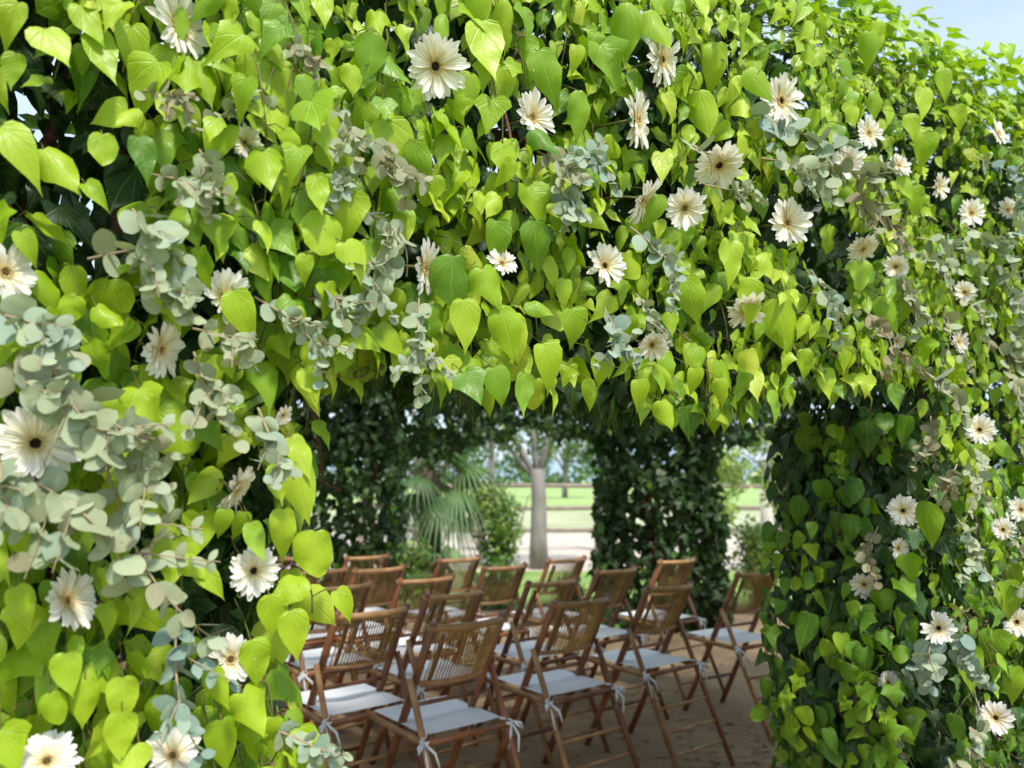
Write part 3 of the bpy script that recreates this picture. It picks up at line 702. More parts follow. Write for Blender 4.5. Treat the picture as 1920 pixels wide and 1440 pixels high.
# ================================================================== FLOWERS (positions first: leaves keep clear of them)
# u, v, diameter px, facing right, facing up, eye (1 dark / 0 pale), label
G = [
 (66, 832, 138, .12, .10, 1, 'large cream gerbera with black centre at the far left edge of the hedge'),
 (330, 48, 118, .45, .35, 0, 'cream gerbera near the top left, half covered by lime leaves'),
 (458, 268, 70, .3, .2, 0, 'cream gerbera with yellow heart mostly hidden by grey eucalyptus, upper left'),
 (8, 510, 104, .3, .1, 0, 'cream gerbera cut by the left edge, above the largest black-centred one'),
 (297, 655, 104, .72, .05, 0, 'cream gerbera facing right, amid big eucalyptus leaves at left'),
 (418, 556, 104, .35, .15, 1, 'ragged gerbera with missing petals and orange-brown centre, left of the lintel'),
 (440, 918, 96, .68, -.45, 0, 'gerbera seen from behind its green stem, on the left pier edge'),
 (281, 1020, 84, .6, -.3, 0, 'gerbera peeking out behind a large eucalyptus leaf, left pier'),
 (122, 1128, 116, .6, .05, 0, 'gerbera facing right at the lower left, crossed by a eucalyptus twig'),
 (474, 1070, 92, .35, -.1, 1, 'curled gerbera with a lime leaf over it on the left pier beside the chairs'),
 (432, 1236, 84, .2, -.1, 0, 'torn white gerbera covered by grey eucalyptus leaf, lower left pier'),
 (88, 1428, 104, 0, .35, 0, 'white gerbera cut off by the bottom edge at the far left'),
 (322, 1418, 96, .35, .45, 0, 'gerbera at the bottom edge below the bluish eucalyptus twig'),
 (530, 778, 42, .5, -.2, 0, 'small gerbera tucked behind eucalyptus at the corner of the opening'),
 (815, 124, 114, .22, .10, 1, 'cream gerbera with brown eye and notched petals at top centre left'),
 (995, 221, 92, .62, .15, 0, 'cream gerbera with a lime leaf across it beside the brown vine stem'),
 (1192, 225, 100, .88, .10, 0, 'gerbera seen edge-on with green calyx, top centre'),
 (1238, 113, 96, .66, .05, 1, 'narrow looking gerbera with small dark eye at the top, highest right of centre'),
 (1461, 190, 92, .55, .05, 1, 'white gerbera with dark eye below the lime shoots, upper right'),
 (1627, 250, 64, .55, .2, 0, 'small cream gerbera on the sloping upper right of the hedge'),
 (1870, 250, 54, .6, .25, 0, 'small cream gerbera nearest to the skyline at the upper right'),
 (1348, 308, 92, .1, -.62, 1, 'down-facing gerbera with dark eye on a curved green stem'),
 (1205, 376, 84, .85, -.42, 0, 'edge-on gerbera with green back, left of a round full-faced one'),
 (1283, 390, 78, .35, 0, 0, 'gerbera with yellow-brown heart, right neighbour of the edge-on one'),
 (1473, 419, 86, .45, .1, 0, 'wide creamy gerbera below the eucalyptus spray, right of centre'),
 (1683, 312, 52, .5, .25, 0, 'small gerbera half behind a lime leaf, right of the eucalyptus spray'),
 (1588, 306, 70, .3, .1, 0, 'gerbera partly veiled by brownish eucalyptus leaves, upper right'),
 (1758, 350, 56, .8, .1, 0, 'slim edge-on gerbera beneath a lime leaf, far upper right'),
 (1820, 400, 56, .5, .2, 0, 'gerbera with ragged petals amid pale eucalyptus at the right'),
 (1888, 394, 50, .6, .35, 0, 'gerbera close to the right edge above the pale eucalyptus'),
 (1616, 466, 70, .45, -.5, 0, 'gerbera tipped down on a green stem, right of the wide creamy one'),
 (792, 502, 104, .70, 0, 0, 'gerbera half hidden behind hanging silver-dollar eucalyptus in the centre'),
 (940, 495, 64, .3, .5, 0, 'gerbera almost covered by a large lime leaf, centre of the lintel'),
 (1132, 499, 80, .45, .1, 1, 'gerbera with dark eye and a small leaf in front, lintel centre'),
 (1400, 578, 76, .25, -.72, 0, 'down-facing gerbera under lime leaves, low on the lintel'),
 (1222, 646, 64, .15, -.45, 0, 'small gerbera hanging low over the opening'),
 (1795, 642, 48, .7, .1, 0, 'blush gerbera at the top of the right pier beside dark ivy'),
 (1836, 806, 58, .25, .1, 1, 'gerbera with tiny dark eye below the garland, on the upper right pier'),
 (1693, 958, 62, .2, .05, 1, 'gerbera with black eye in the middle of the dark right pier'),
 (1683, 1028, 46, .5, 0, 0, 'gerbera half hidden behind bright ivy under the black-eyed one'),
 (1620, 1095, 56, 0, -.4, 0, 'cream gerbera with an ivy leaf over its top half, right pier'),
 (1760, 1178, 64, 0, .05, 1, 'round white gerbera with black eye facing the camera, right pier'),
 (1664, 1280, 48, .4, 0, 1, 'small gerbera lowest left on the right pier'),
 (1867, 1346, 64, .1, .1, 1, 'white gerbera with brown eye at the bottom of the right pier'),
 (1880, 993, 46, .2, .1, 1, 'small cream gerbera near the right edge above bright leaves'),
 (1906, 1166, 58, .2, .1, 1, 'gerbera cut by the right edge level with the round white one'),
 (1914, 955, 48, .2, .1, 0, 'gerbera sliced by the right edge, over the small cream one'),
 (1679, 500, 50, .3, -.1, 0, 'pale gerbera hidden under brown-grey eucalyptus right of the lintel'),
 (1808, 548, 46, .3, .1, 0, 'yellowish gerbera broken up by pale eucalyptus near the right edge'),
 (1680, 640, 36, .6, -.1, 0, 'sliver of a white gerbera between leaves low at the right'),
]
REV = .42       # depth of the right pier's inner face
def corner_s(): return 1.36
def surf(u, v, n=0.0):
    """Point of the hedge surface seen at a pixel: the front face, or the right pier's inner face."""
    P = hit(u, v, n); s_, z_ = sz(P)
    if z_ < 1.62 and s_ < corner_s() and s_ > .3:
        # inner face: plane through the corner, spanned by -N and z
        o_ = P0 + T * (corner_s() - n); d = ray(u, v)
        t_ = ((o_ - CAM) @ T) / (d @ T); return CAM + d * t_, -T
    return P, N
FL = []
for (u, v, dpx, fx, fy, eye, lab) in G:
    P, nr = surf(u, v, .105)
    _, _, d = project(P)
    FL.append((u, v, P, dpx * d / 1450, fx, fy, eye, lab, nr, dpx))

def clear_of_flowers(P, rad_px=0.0, k=.5):
    u, v, d = project(P)
    for f in FL:
        if abs(u - f[0]) < f[9] * .8 and abs(v - f[1]) < f[9] * .8 and (u - f[0]) ** 2 + (v - f[1]) ** 2 < (f[9] * k) ** 2: return False
    return True

# ================================================================== FRONT HEDGE
# lower edge of the lintel and inner edge of the left pier, read off the photograph, as wall coordinates
def prof(pts, f):
    A = [f(u, v) for u, v in pts]; xs = [a[0] for a in A]; ys = [a[1] for a in A]
    return lambda x: float(np.interp(x, xs, ys))
low = prof([(540, 730), (600, 735), (700, 715), (770, 735), (860, 750), (985, 775), (1060, 750), (1130, 755), (1240, 795), (1335, 800), (1405, 790), (1470, 740), (1540, 765), (1620, 735), (1700, 740)],
           lambda u, v: sz(hit(u, v)))
edge = prof([(500, 1440), (530, 1400), (490, 1290), (520, 1230), (560, 1180), (575, 1100), (560, 1040), (580, 960), (580, 850), (560, 790), (600, 730)],
            lambda u, v: (sz(hit(u, v))[1], sz(hit(u, v))[0]))
TOP = 2.93
def inside(s, z, leaf=.0):
    if z > TOP: return False
    if s <= edge(z) and z < 1.66: return True
    if z >= low(s) + leaf: return True
    if s >= corner_s() and z < 1.66: return True
    return False
def bulge(s, z):
    b = .035 * math.sin(s * 4.1 + z * 2.0) + .03 * math.sin(z * 6.3 - s * 3) + .02 * math.sin(s * 11 + z * 7)
    if z > 2.45: b -= (z - 2.45) ** 2 * 1.1
    return b
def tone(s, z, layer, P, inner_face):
    """Foliage colour by growth: young lime shoots on the face and the top, old dark ivy inside and low on the right pier; second layer tinted down for gap shade."""
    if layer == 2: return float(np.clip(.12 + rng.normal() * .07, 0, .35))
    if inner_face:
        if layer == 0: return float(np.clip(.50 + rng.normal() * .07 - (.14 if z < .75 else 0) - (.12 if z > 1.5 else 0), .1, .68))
        return float(np.clip(.13 + rng.normal() * .07, .03, .4))  # shade of the gaps put into the tint of the deeper leaves
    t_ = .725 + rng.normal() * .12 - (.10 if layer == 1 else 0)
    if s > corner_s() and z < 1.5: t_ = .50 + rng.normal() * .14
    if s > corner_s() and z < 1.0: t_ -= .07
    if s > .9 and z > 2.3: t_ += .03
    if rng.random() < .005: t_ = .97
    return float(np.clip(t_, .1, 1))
HERO = [ # u, v (leaf base), length px, tip direction deg (0 down, + towards right), tint, shape
 (35, 5, 90, -25, .82, 'heart'), (85, 55, 95, 20, .86, 'heart2'), (150, 10, 90, 25, .78, 'heart2'), (180, 60, 115, 12, .70, 'heart'), (246, 48, 100, 4, .78, 'heart2'),
 (315, 95, 85, -20, .74, 'heart2'), (372, 115, 90, 15, .74, 'heart'), (318, 10, 95, 12, .74, 'ovate'), (385, 55, 62, 75, .6, 'heart2'), (474, 95, 105, -6, .80, 'ovate'),
 (508, 115, 118, 22, .80, 'heart'), (490, 72, 72, 48, .86, 'ovate'), (240, 205, 80, -75, .86, 'heart2'), (192, 252, 70, 4, .76, 'round'), (258, 258, 92, 15, .48, 'heart'),
 (0, 240, 125, 45, .84, 'heart2'), (82, 280, 112, 32, .84, 'heart2'), (160, 345, 62, 45, .72, 'heart2'), (40, 435, 68, 25, .76, 'heart2'), (30, 100, 70, -15, .7, 'heart'),
 (600, -10, 70, 8, .86, 'heart'), (505, 430, 82, 48, .60, 'lobed'), (440, 365, 92, 30, .58, 'heart'), (680, 525, 85, 8, .76, 'heart2'), (728, 225, 130, 18, .82, 'heart'),
 (650, 255, 85, -4, .74, 'round'), (690, 450, 66, 3, .66, 'round'), (580, 470, 82, 50, .70, 'heart2'), (775, 265, 105, 12, .68, 'heart'), (850, 480, 105, -4, .48, 'round'),
 (868, 562, 102, 4, .82, 'heart'), (905, 505, 90, 22, .74, 'lobed'), (935, 575, 112, 18, .72, 'ovate'), (660, 122, 62, -8, .80, 'heart2'), (700, 60, 95, -10, .58, 'ovate'),
 (905, 40, 128, -2, .84, 'heart'), (948, -5, 95, 18, .80, 'ovate'), (893, -30, 85, 0, .80, 'heart2'), (880, 135, 88, -5, .74, 'ovate'), (1010, 95, 105, 18, .62, 'heart'),
 (1080, 85, 52, 0, .82, 'heart2'), (1125, 85, 100, 20, .58, 'lobed'), (1175, 5, 100, -4, .68, 'ovate'), (1215, 20, 90, 25, .74, 'ovate'), (1085, 170, 100, -2, .66, 'ovate'),
 (1002, 245, 72, 40, .52, 'lobed'), (990, 352, 92, 15, .68, 'lobed'), (1000, 415, 98, 8, .60, 'heart'), (1085, 395, 72, 60, .76, 'heart2'), (930, 415, 90, 2, .60, 'heart2'),
 (982, 575, 62, 80, .66, 'ovate'), (1017, 645, 92, 18, .78, 'heart2'), (985, 700, 85, -18, .62, 'heart'), (925, 690, 78, 10, .56, 'heart2'), (870, 700, 75, 25, .50, 'lobed'),
 (958, 590, 95, 20, .96, 'ovate'), (870, 462, 88, 28, .97, 'ovate'), (1070, 580, 75, 12, .66, 'heart2'), (1125, 668, 62, -5, .72, 'heart2'), (1103, 710, 62, -4, .72, 'ovate'),
 (1195, 712, 62, 12, .78, 'heart2'), (1240, 752, 62, 8, .82, 'heart2'), (1300, 690, 55, 12, .74, 'heart2'), (1335, 750, 66, -4, .82, 'heart2'), (1405, 655, 52, 5, .95, 'round'),
 (1350, 710, 58, 10, .74, 'heart2'), (1405, 735, 70, -4, .70, 'ovate'), (1365, 450, 95, -4, .82, 'heart'), (1400, 520, 100, 8, .78, 'ovate'), (1285, 520, 92, 10, .72, 'heart'),
 (1232, 365, 78, -20, .68, 'heart2'), (1455, 560, 115, 18, .76, 'heart'), (1548, 690, 82, -4, .82, 'heart'), (1575, 670, 62, 10, .76, 'ovate'), (1590, 650, 70, -10, .76, 'heart'),
 (1680, 690, 72, -10, .78, 'heart'), (1505, 655, 82, 6, .76, 'heart'), (1610, 490, 90, -4, .70, 'heart'), (1655, 555, 105, 15, .66, 'heart'), (1700, 545, 88, -10, .68, 'heart2'),
 (1730, 165, 92, -10, .80, 'heart'), (1700, 215, 78, 14, .74, 'ovate'), (1790, 200, 66, 18, .78, 'heart2'), (1745, 245, 80, -6, .70, 'ovate'), (1630, 60, 95, -4, .74, 'heart2'),
 (1640, 40, 80, 15, .80, 'heart'), (1765, 130, 88, 10, .78, 'heart'), (1640, 170, 80, 4, .70, 'ovate'), (1345, 80, 90, -12, .80, 'heart'), (1310, 170, 95, 12, .76, 'ovate'),
 (1330, 205, 50, 8, .80, 'ovate'), (1370, 240, 52, -65, .80, 'heart2'), (1580, 110, 62, 20, .60, 'ovate'), (1400, 130, 80, 30, .72, 'ovate'), (1530, 205, 60, -10, .82, 'heart'),
 (1590, 190, 70, 15, .84, 'heart'), (1730, 250, 92, 2, .72, 'heart2'), (1690, 330, 70, 15, .74, 'heart'), (1710, 350, 80, 4, .76, 'heart2'), (1540, 30, 60, 5, .74, 'lobed'),
 (545, 820, 90, 28, .86, 'heart'), (520, 870, 78, 0, .82, 'heart'), (555, 868, 120, 12, .84, 'heart'), (530, 955, 100, -2, .86, 'heart'), (470, 980, 80, 12, .66, 'heart'),
 (520, 1100, 68, 85, .84, 'round'), (505, 1115, 84, 8, .82, 'heart'), (545, 1145, 98, 10, .84, 'heart'), (455, 960, 62, -10, .70, 'heart2'), (420, 955, 60, -5, .70, 'heart2'),
 (345, 1045, 62, 40, .82, 'heart2'), (375, 1070, 68, 48, .78, 'heart2'), (135, 990, 40, 0, .7, 'round'), (30, 995, 60, 20, .80, 'heart2'), (100, 1090, 60, -20, .5, 'heart2'),
 (30, 1100, 90, 20, .80, 'heart'), (45, 1140, 90, -10, .84, 'lobed'), (125, 1225, 85, 0, .74, 'heart2'), (160, 1275, 95, -12, .84, 'heart2'), (230, 1270, 100, -3, .80, 'heart'),
 (95, 1300, 68, 10, .72, 'round'), (0, 1370, 95, 30, .74, 'lobed'), (230, 1335, 95, -8, .82, 'heart'), (310, 1310, 110, -20, .66, 'heart'), (395, 1255, 85, 22, .80, 'heart'),
 (455, 1300, 95, 30, .84, 'lobed'), (415, 1350, 110, 8, .74, 'heart'), (470, 1200, 95, 12, .80, 'heart'), (480, 1380, 70, 18, .72, 'ovate'), (510, 1345, 60, -5, .82, 'heart2'),
 (430, 655, 45, 20, .70, 'heart2'), (455, 645, 45, 10, .72, 'heart2'), (420, 665, 52, 12, .76, 'heart2'), (590, 640, 58, 0, .86, 'round'), (570, 690, 60, 30, .84, 'round'),
 (180, 575, 62, 50, .74, 'round'), (145, 555, 60, -30, .74, 'round'), (260, 730, 90, 20, .78, 'lobed'), (385, 800, 60, 30, .56, 'lobed'), (440, 545, 110, 18, .78, 'heart'),
 (1515, 800, 60, 4, .42, 'round'), (1580, 810, 55, 20, .42, 'heart2'), (1625, 790, 70, 5, .34, 'lobed'), (1700, 780, 62, 0, .45, 'heart'), (1540, 900, 55, 20, .45, 'heart2'),
 (1600, 895, 55, 0, .40, 'round'), (1500, 930, 60, 0, .38, 'ovate'), (1595, 965, 60, 5, .44, 'heart'), (1565, 960, 50, -10, .42, 'heart2'), (1520, 1150, 80, -5, .46, 'heart'),
 (1560, 1110, 60, 0, .36, 'lobed'), (1560, 1160, 50, -5, .48, 'heart2'), (1480, 1155, 45, 70, .50, 'heart2'), (1650, 1110, 60, 20, .50, 'lobed'), (1700, 1150, 70, 15, .52, 'heart'),
 (1620, 1350, 70, 10, .58, 'lobed'), (1700, 1330, 62, 10, .54, 'lobed'), (1650, 1420, 70, 0, .62, 'heart'), (1895, 1060, 65, 10, .68, 'heart2'), (1900, 1250, 80, -5, .66, 'heart'),
 (1865, 1180, 85, -5, .55, 'heart'), (1820, 1210, 90, -8, .58, 'heart'), (1870, 830, 50, 30, .62, 'heart2'), (1890, 740, 60, 10, .66, 'heart2'), (1735, 940, 90, -3, .56, 'ovate'),
 (1700, 1040, 60, 20, .58, 'lobed'), (1790, 1340, 60, 5, .4, 'heart2'), (1680, 720, 70, -10, .5, 'heart'), (1880, 1090, 80, 5, .66, 'heart'), (1860, 730, 55, 20, .56, 'heart2'),
]
def which(P):
    s_, z_ = sz(P)
    if z_ >= 1.62: return 'lintel' if -.46 < s_ < corner_s() else ('left' if s_ <= -.46 else 'right')
    return 'left' if s_ < .4 else 'right'
FOL = {k: Foliage() for k in ('left', 'lintel', 'right')}
hero_px = []
for (u, v, ln, ang, tint, shp) in HERO:
    ln *= .93
    P, nr = surf(u, v, .115 + rng.uniform(-.012, .02))
    _, _, d = project(P); size = ln * d / 1450
    a = R(ang); img = C_R * math.sin(a) - C_U * math.cos(a)
    toc = (CAM - P); toc /= np.linalg.norm(toc)
    nn = toc * .75 + nr * .6 + np.array([0, 0, .35]) + rng.normal(size=3) * .12
    yd = img + nr * rng.uniform(-.05, .28)
    back = P - nr * .10 + np.array([0, 0, .03]) - img * size * .25
    if u > 1500 and v < 760: size *= .74
    FOL[which(P)].add(P, yd, nn, size, shp, tint + rng.normal() * .02, petiole=back, force=True)
    hero_px.append((u + math.sin(a) * ln * .45, v + math.cos(a) * ln * .45, ln))
def near_hero(P, k=.34):
    u, v, d = project(P)
    for (a, b, l) in hero_px:
        if abs(u - a) < l * k and abs(v - b) < l * k: return True
    return False
def leaf_size(s, z, inner):
    if inner: return .068
    if s > corner_s() and z < 1.6: return .056
    if s > 1.0: return .056
    return .071 - .006 * min(1.5, max(0, s + .4))
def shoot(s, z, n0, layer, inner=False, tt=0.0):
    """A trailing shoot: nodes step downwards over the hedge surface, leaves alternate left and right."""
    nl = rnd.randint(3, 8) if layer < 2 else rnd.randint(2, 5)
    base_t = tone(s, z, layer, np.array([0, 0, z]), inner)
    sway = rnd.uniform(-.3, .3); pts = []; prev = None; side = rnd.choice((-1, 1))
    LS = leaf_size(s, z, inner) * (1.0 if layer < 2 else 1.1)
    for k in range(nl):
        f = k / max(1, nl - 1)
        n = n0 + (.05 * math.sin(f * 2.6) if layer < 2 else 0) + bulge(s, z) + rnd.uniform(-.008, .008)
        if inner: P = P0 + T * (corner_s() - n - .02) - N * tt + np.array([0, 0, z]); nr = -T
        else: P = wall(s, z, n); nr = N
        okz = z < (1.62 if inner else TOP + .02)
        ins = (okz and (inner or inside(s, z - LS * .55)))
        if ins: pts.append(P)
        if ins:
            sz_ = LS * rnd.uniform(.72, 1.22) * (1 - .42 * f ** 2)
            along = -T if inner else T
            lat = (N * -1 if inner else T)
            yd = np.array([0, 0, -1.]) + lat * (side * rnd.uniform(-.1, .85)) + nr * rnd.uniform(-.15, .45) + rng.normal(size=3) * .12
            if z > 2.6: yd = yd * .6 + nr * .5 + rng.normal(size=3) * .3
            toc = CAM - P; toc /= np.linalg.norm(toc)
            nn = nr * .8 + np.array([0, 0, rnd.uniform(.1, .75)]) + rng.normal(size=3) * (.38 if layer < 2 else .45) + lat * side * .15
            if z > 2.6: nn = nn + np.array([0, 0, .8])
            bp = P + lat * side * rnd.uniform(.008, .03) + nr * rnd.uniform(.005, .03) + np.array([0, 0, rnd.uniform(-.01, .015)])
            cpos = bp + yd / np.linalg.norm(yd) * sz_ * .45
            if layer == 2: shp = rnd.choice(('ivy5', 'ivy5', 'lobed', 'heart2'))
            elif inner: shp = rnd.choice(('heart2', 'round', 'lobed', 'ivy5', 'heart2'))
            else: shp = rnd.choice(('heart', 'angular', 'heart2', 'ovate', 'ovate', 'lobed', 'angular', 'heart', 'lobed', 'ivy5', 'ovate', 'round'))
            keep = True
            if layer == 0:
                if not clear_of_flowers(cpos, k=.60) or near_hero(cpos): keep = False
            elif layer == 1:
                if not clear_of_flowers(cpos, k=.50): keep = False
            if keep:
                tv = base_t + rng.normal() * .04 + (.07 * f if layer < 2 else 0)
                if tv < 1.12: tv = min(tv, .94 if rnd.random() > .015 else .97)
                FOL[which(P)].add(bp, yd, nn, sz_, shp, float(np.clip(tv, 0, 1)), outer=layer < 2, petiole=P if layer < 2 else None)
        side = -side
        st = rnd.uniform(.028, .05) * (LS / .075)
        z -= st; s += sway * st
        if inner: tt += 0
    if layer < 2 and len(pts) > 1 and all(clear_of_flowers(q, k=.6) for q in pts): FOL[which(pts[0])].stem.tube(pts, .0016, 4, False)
def spread_(s0, s1, z0, z1, sp, n0, layer):
    ns, nz_ = int((s1 - s0) / sp), int((z1 - z0) / sp)
    for i in range(ns):
        for j in range(nz_):
            s = s0 + (i + rnd.random()) * sp; z = z0 + (j + rnd.random()) * sp
            if not inside(s, z): continue
            gap = math.sin(s * 7.3 + z * 3.1 + 1) + math.sin(z * 8.7 - s * 4.3) + .7 * math.sin(s * 15 + z * 13)
            if layer == 0 and gap > 1.1 and rnd.random() < .7: continue
            if layer == 1 and gap > 1.0 and rnd.random() < .8: continue
            shoot(s, z, n0 + rnd.uniform(-.03, .03), layer)
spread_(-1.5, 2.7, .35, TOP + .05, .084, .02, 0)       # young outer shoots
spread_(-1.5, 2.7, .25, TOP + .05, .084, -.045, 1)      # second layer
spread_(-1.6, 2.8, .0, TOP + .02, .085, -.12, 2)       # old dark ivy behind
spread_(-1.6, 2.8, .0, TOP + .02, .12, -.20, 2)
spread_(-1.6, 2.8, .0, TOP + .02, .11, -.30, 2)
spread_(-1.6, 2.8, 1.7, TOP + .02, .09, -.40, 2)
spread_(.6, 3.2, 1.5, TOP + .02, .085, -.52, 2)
# the lintel's back and underside
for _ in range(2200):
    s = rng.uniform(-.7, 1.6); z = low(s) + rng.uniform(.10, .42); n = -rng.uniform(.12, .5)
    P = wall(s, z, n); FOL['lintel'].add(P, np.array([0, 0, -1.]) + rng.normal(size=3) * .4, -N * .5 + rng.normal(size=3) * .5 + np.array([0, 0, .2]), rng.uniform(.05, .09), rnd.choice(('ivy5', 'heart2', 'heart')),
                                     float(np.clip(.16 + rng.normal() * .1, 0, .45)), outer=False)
# inner face of the right pier
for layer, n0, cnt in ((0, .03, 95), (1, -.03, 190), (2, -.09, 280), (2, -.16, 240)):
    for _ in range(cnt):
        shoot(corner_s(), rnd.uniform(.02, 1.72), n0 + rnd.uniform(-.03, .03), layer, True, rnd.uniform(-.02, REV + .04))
# inner face of left pier (seen from the side only) and outer ends
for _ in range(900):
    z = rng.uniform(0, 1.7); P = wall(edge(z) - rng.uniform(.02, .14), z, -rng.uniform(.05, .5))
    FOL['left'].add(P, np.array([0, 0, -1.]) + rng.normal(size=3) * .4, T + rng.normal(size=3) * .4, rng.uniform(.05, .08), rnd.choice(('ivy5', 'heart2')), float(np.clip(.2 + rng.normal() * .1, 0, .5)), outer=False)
# top of the hedge, leaves lying and sprouting
for _ in range(7500):
    s = rng.uniform(.3, 5.2); n = -rng.uniform(-.02, 1.2); P = wall(s, TOP + bulge(s, 2.3) * .6 - .03 + .05 * rng.normal() - .25 * max(0, n + .12), n)
    FOL['right' if s > corner_s() else 'lintel'].add(P, rng.normal(size=3) * .35 + N * .7 + np.array([0, 0, -.45]), np.array([0, 0, 1.]) + N * .4 + rng.normal(size=3) * .25, rng.uniform(.045, .075),
        rnd.choice(('heart', 'ovate', 'heart2')), float(np.clip(.74 + rng.normal() * .09, .4, .94)), outer=bool(n > -.25))
# continuing front face beyond the frame on the right
for _ in range(2600):
    s = rng.uniform(2.6, 5.2); z = rng.uniform(.1, TOP); P = wall(s, z, bulge(s, z) - rng.random() * .15)
    FOL['right'].add(P, np.array([0, 0, -1.]) + rng.normal(size=3) * .3, N + np.array([0, 0, .4]) + rng.normal(size=3) * .3, rng.uniform(.07, .11), rnd.choice(('heart', 'heart2')), float(np.clip((.7 if z > 1.5 else .45) + rng.normal() * .1, .1, .9)), outer=False)
LAB = {'left': ('ivy_pier', 'lime green ivy pier hung with eucalyptus at the left of the entrance', wall(-.9, 0, -.25)),
       'lintel': ('ivy_lintel', 'lime green ivy lintel with hanging leaves arching over the entrance', wall(.4, 1.7, -.25)),
       'right': ('ivy_pier', 'ivy pier at the right of the entrance, lime above and glossy dark green below', wall(1.9, 0, -.25))}
for k, (nm, lb, lc_) in LAB.items():
    root = thing(nm, lb, 'ivy', tuple(lc_)); root['group'] = 'ivy hedge forming the entrance arch'
    FOL[k].finish(root, M_leaf, 300, lc_, hires_px=40)
    m = MB()
    if k != 'lintel':
        for q in range(4): vine_stem(m, rnd.uniform(-.3, .3) - N[0] * .12, rnd.uniform(-.05, .05) - N[1] * .12, 0, 2.5, .022, q)
    else:
        for q in range(3):
            a = wall(-.5, 1.95 + q * .25, -.22) - lc_; b = wall(1.5, 1.9 + q * .3, -.25) - lc_
            m.tube([a, (a * .6 + b * .4) + np.array([0, 0, .05]), b], .02, 6)
    m.build('vine_trunk', M_twig, root)
# reddish bare vine in the front at the centre of the lintel
bv = thing('vine_shoot', 'bare reddish-brown vine stem hanging beside the leaf-crossed gerbera', 'vine', tuple(hit(958, 260, .06)))
A = [hit(985, 60, .02), hit(965, 105, .05), hit(938, 180, .06), hit(955, 245, .075), hit(960, 275, .08), hit(952, 310, .08), hit(947, 350, .075), hit(955, 400, .05)]
b0 = Vector(bv.location); MB().tube([Vector(a) - b0 for a in A], [.002, .0028, .003, .0032, .0038, .0036, .0032, .002], 6).build('stem', M_twig, bv)
A = [hit(960, 275, .08), hit(985, 258, .07), hit(1003, 240, .05)]
MB().tube([Vector(a) - b0 for a in A], [.0028, .002, .0014], 5).build('side_twig', M_twig, bv)

# ================================================================== GERBERAS
def petal_mesh(L_, wd, rise, droop, seed):
    r = random.Random(seed); V = []; LC = []; F = []; rows = 6
    tw_ = r.uniform(-.25, .25)
    for j in range(rows):
        f = j / (rows - 1); ww = wd * (.42 + 1.05 * f - .55 * f ** 3) * (1 if j < rows - 1 else .62)
        y = .10 + (L_ - .10) * f; z = rise * (y - .1) - droop * (y - .1) ** 2
        for i, a in enumerate((-1, -.35, .35, 1)):
            yy = y + (0.02 * (-1 if abs(a) == 1 else 1) if j == rows - 1 else 0) + (r.uniform(-.012, .012) if j == rows - 1 else 0)
            V.append((a * ww * .5, yy, z + .022 * (abs(a) ** 2) + a * tw_ * ww * .5 * f)); LC.append((a * ww, f, 0))
    for j in range(rows - 1):
        for i in range(3): a = j * 4 + i; F.append((a, a + 1, a + 5, a + 4))
    me = bpy.data.meshes.new('petal'); me.from_pydata(V, [], F); me.update()
    me.polygons.foreach_set('use_smooth', [True] * len(F))
    at = me.attributes.new('lc', 'FLOAT_VECTOR', 'POINT'); at.data.foreach_set('vector', np.array(LC, float).ravel())
    me.materials.append(M_petal); return me
PET = [petal_mesh(.5 * random.Random(i).uniform(.93, 1.06), .135, random.Random(i + 50).uniform(.12, .42), random.Random(i + 90).uniform(.15, .75), i) for i in range(10)]
PIN = []
for i in range(3):        # inner row of short petals, one mesh
    V = []; LC = []; F = []
    r = random.Random(200 + i)
    for k in range(20):
        a = 2 * math.pi * k / 20 + r.uniform(-.1, .1); l_ = r.uniform(.24, .34); b = len(V)
        for j in range(4):
            f = j / 3; y = .07 + (l_ - .07) * f; ww = .075 * (.5 + .8 * f - .55 * f * f)
            for q in (-1, 0, 1):
                x = q * ww * .5; z = .03 + .30 * (y - .07) + .01 * abs(q)
                V.append((x * math.cos(a) - y * math.sin(a), x * math.sin(a) + y * math.cos(a), z)); LC.append((q * ww, f * .6, 0))
        for j in range(3):
            for q in range(2): c0 = b + j * 3 + q; F.append((c0, c0 + 1, c0 + 4, c0 + 3))
    me = bpy.data.meshes.new('inner_petals'); me.from_pydata(V, [], F); me.update(); me.polygons.foreach_set('use_smooth', [True] * len(F))
    at = me.attributes.new('lc', 'FLOAT_VECTOR', 'POINT'); at.data.foreach_set('vector', np.array(LC, float).ravel()); me.materials.append(M_petal); PIN.append(me)
def lathe(prof_, n=14):
    V = []; F = []
    for (r_, z_) in prof_:
        for k in range(n): a = 2 * math.pi * k / n; V.append((r_ * math.cos(a), r_ * math.sin(a), z_))
    for j in range(len(prof_) - 1):
        for k in range(n): k2 = (k + 1) % n; F.append((j * n + k, j * n + k2, (j + 1) * n + k2, (j + 1) * n + k))
    F.append(tuple((len(prof_) - 1) * n + k for k in range(n)))
    return V, F
def florets(r0, r1, n, hgt, seed):   # ruffled disc: many short pins
    r = random.Random(seed); m = MB()
    for k in range(n):
        a = k * 2.399; q = r0 + (r1 - r0) * math.sqrt(k / n); p_ = Vector((math.cos(a) * q, math.sin(a) * q, .02))
        m.tube([p_, p_ * 1.12 + Vector((0, 0, hgt * r.uniform(.6, 1.1)))], [.011, .007], 4)
    return m
def _mesh(m, nm, mat):
    me = bpy.data.meshes.new(nm); me.from_pydata([tuple(v) for v in m.V], [], m.F); me.update(); me.materials.append(mat); return me
EYE = {1: _mesh(florets(.0, .062, 34, .045, 1), 'disc', M_eye), 0: _mesh(florets(.0, .05, 26, .05, 2), 'disc', M_eye2)}
RUF = _mesh(florets(.062, .10, 34, .075, 3), 'ruffle', M_petal)
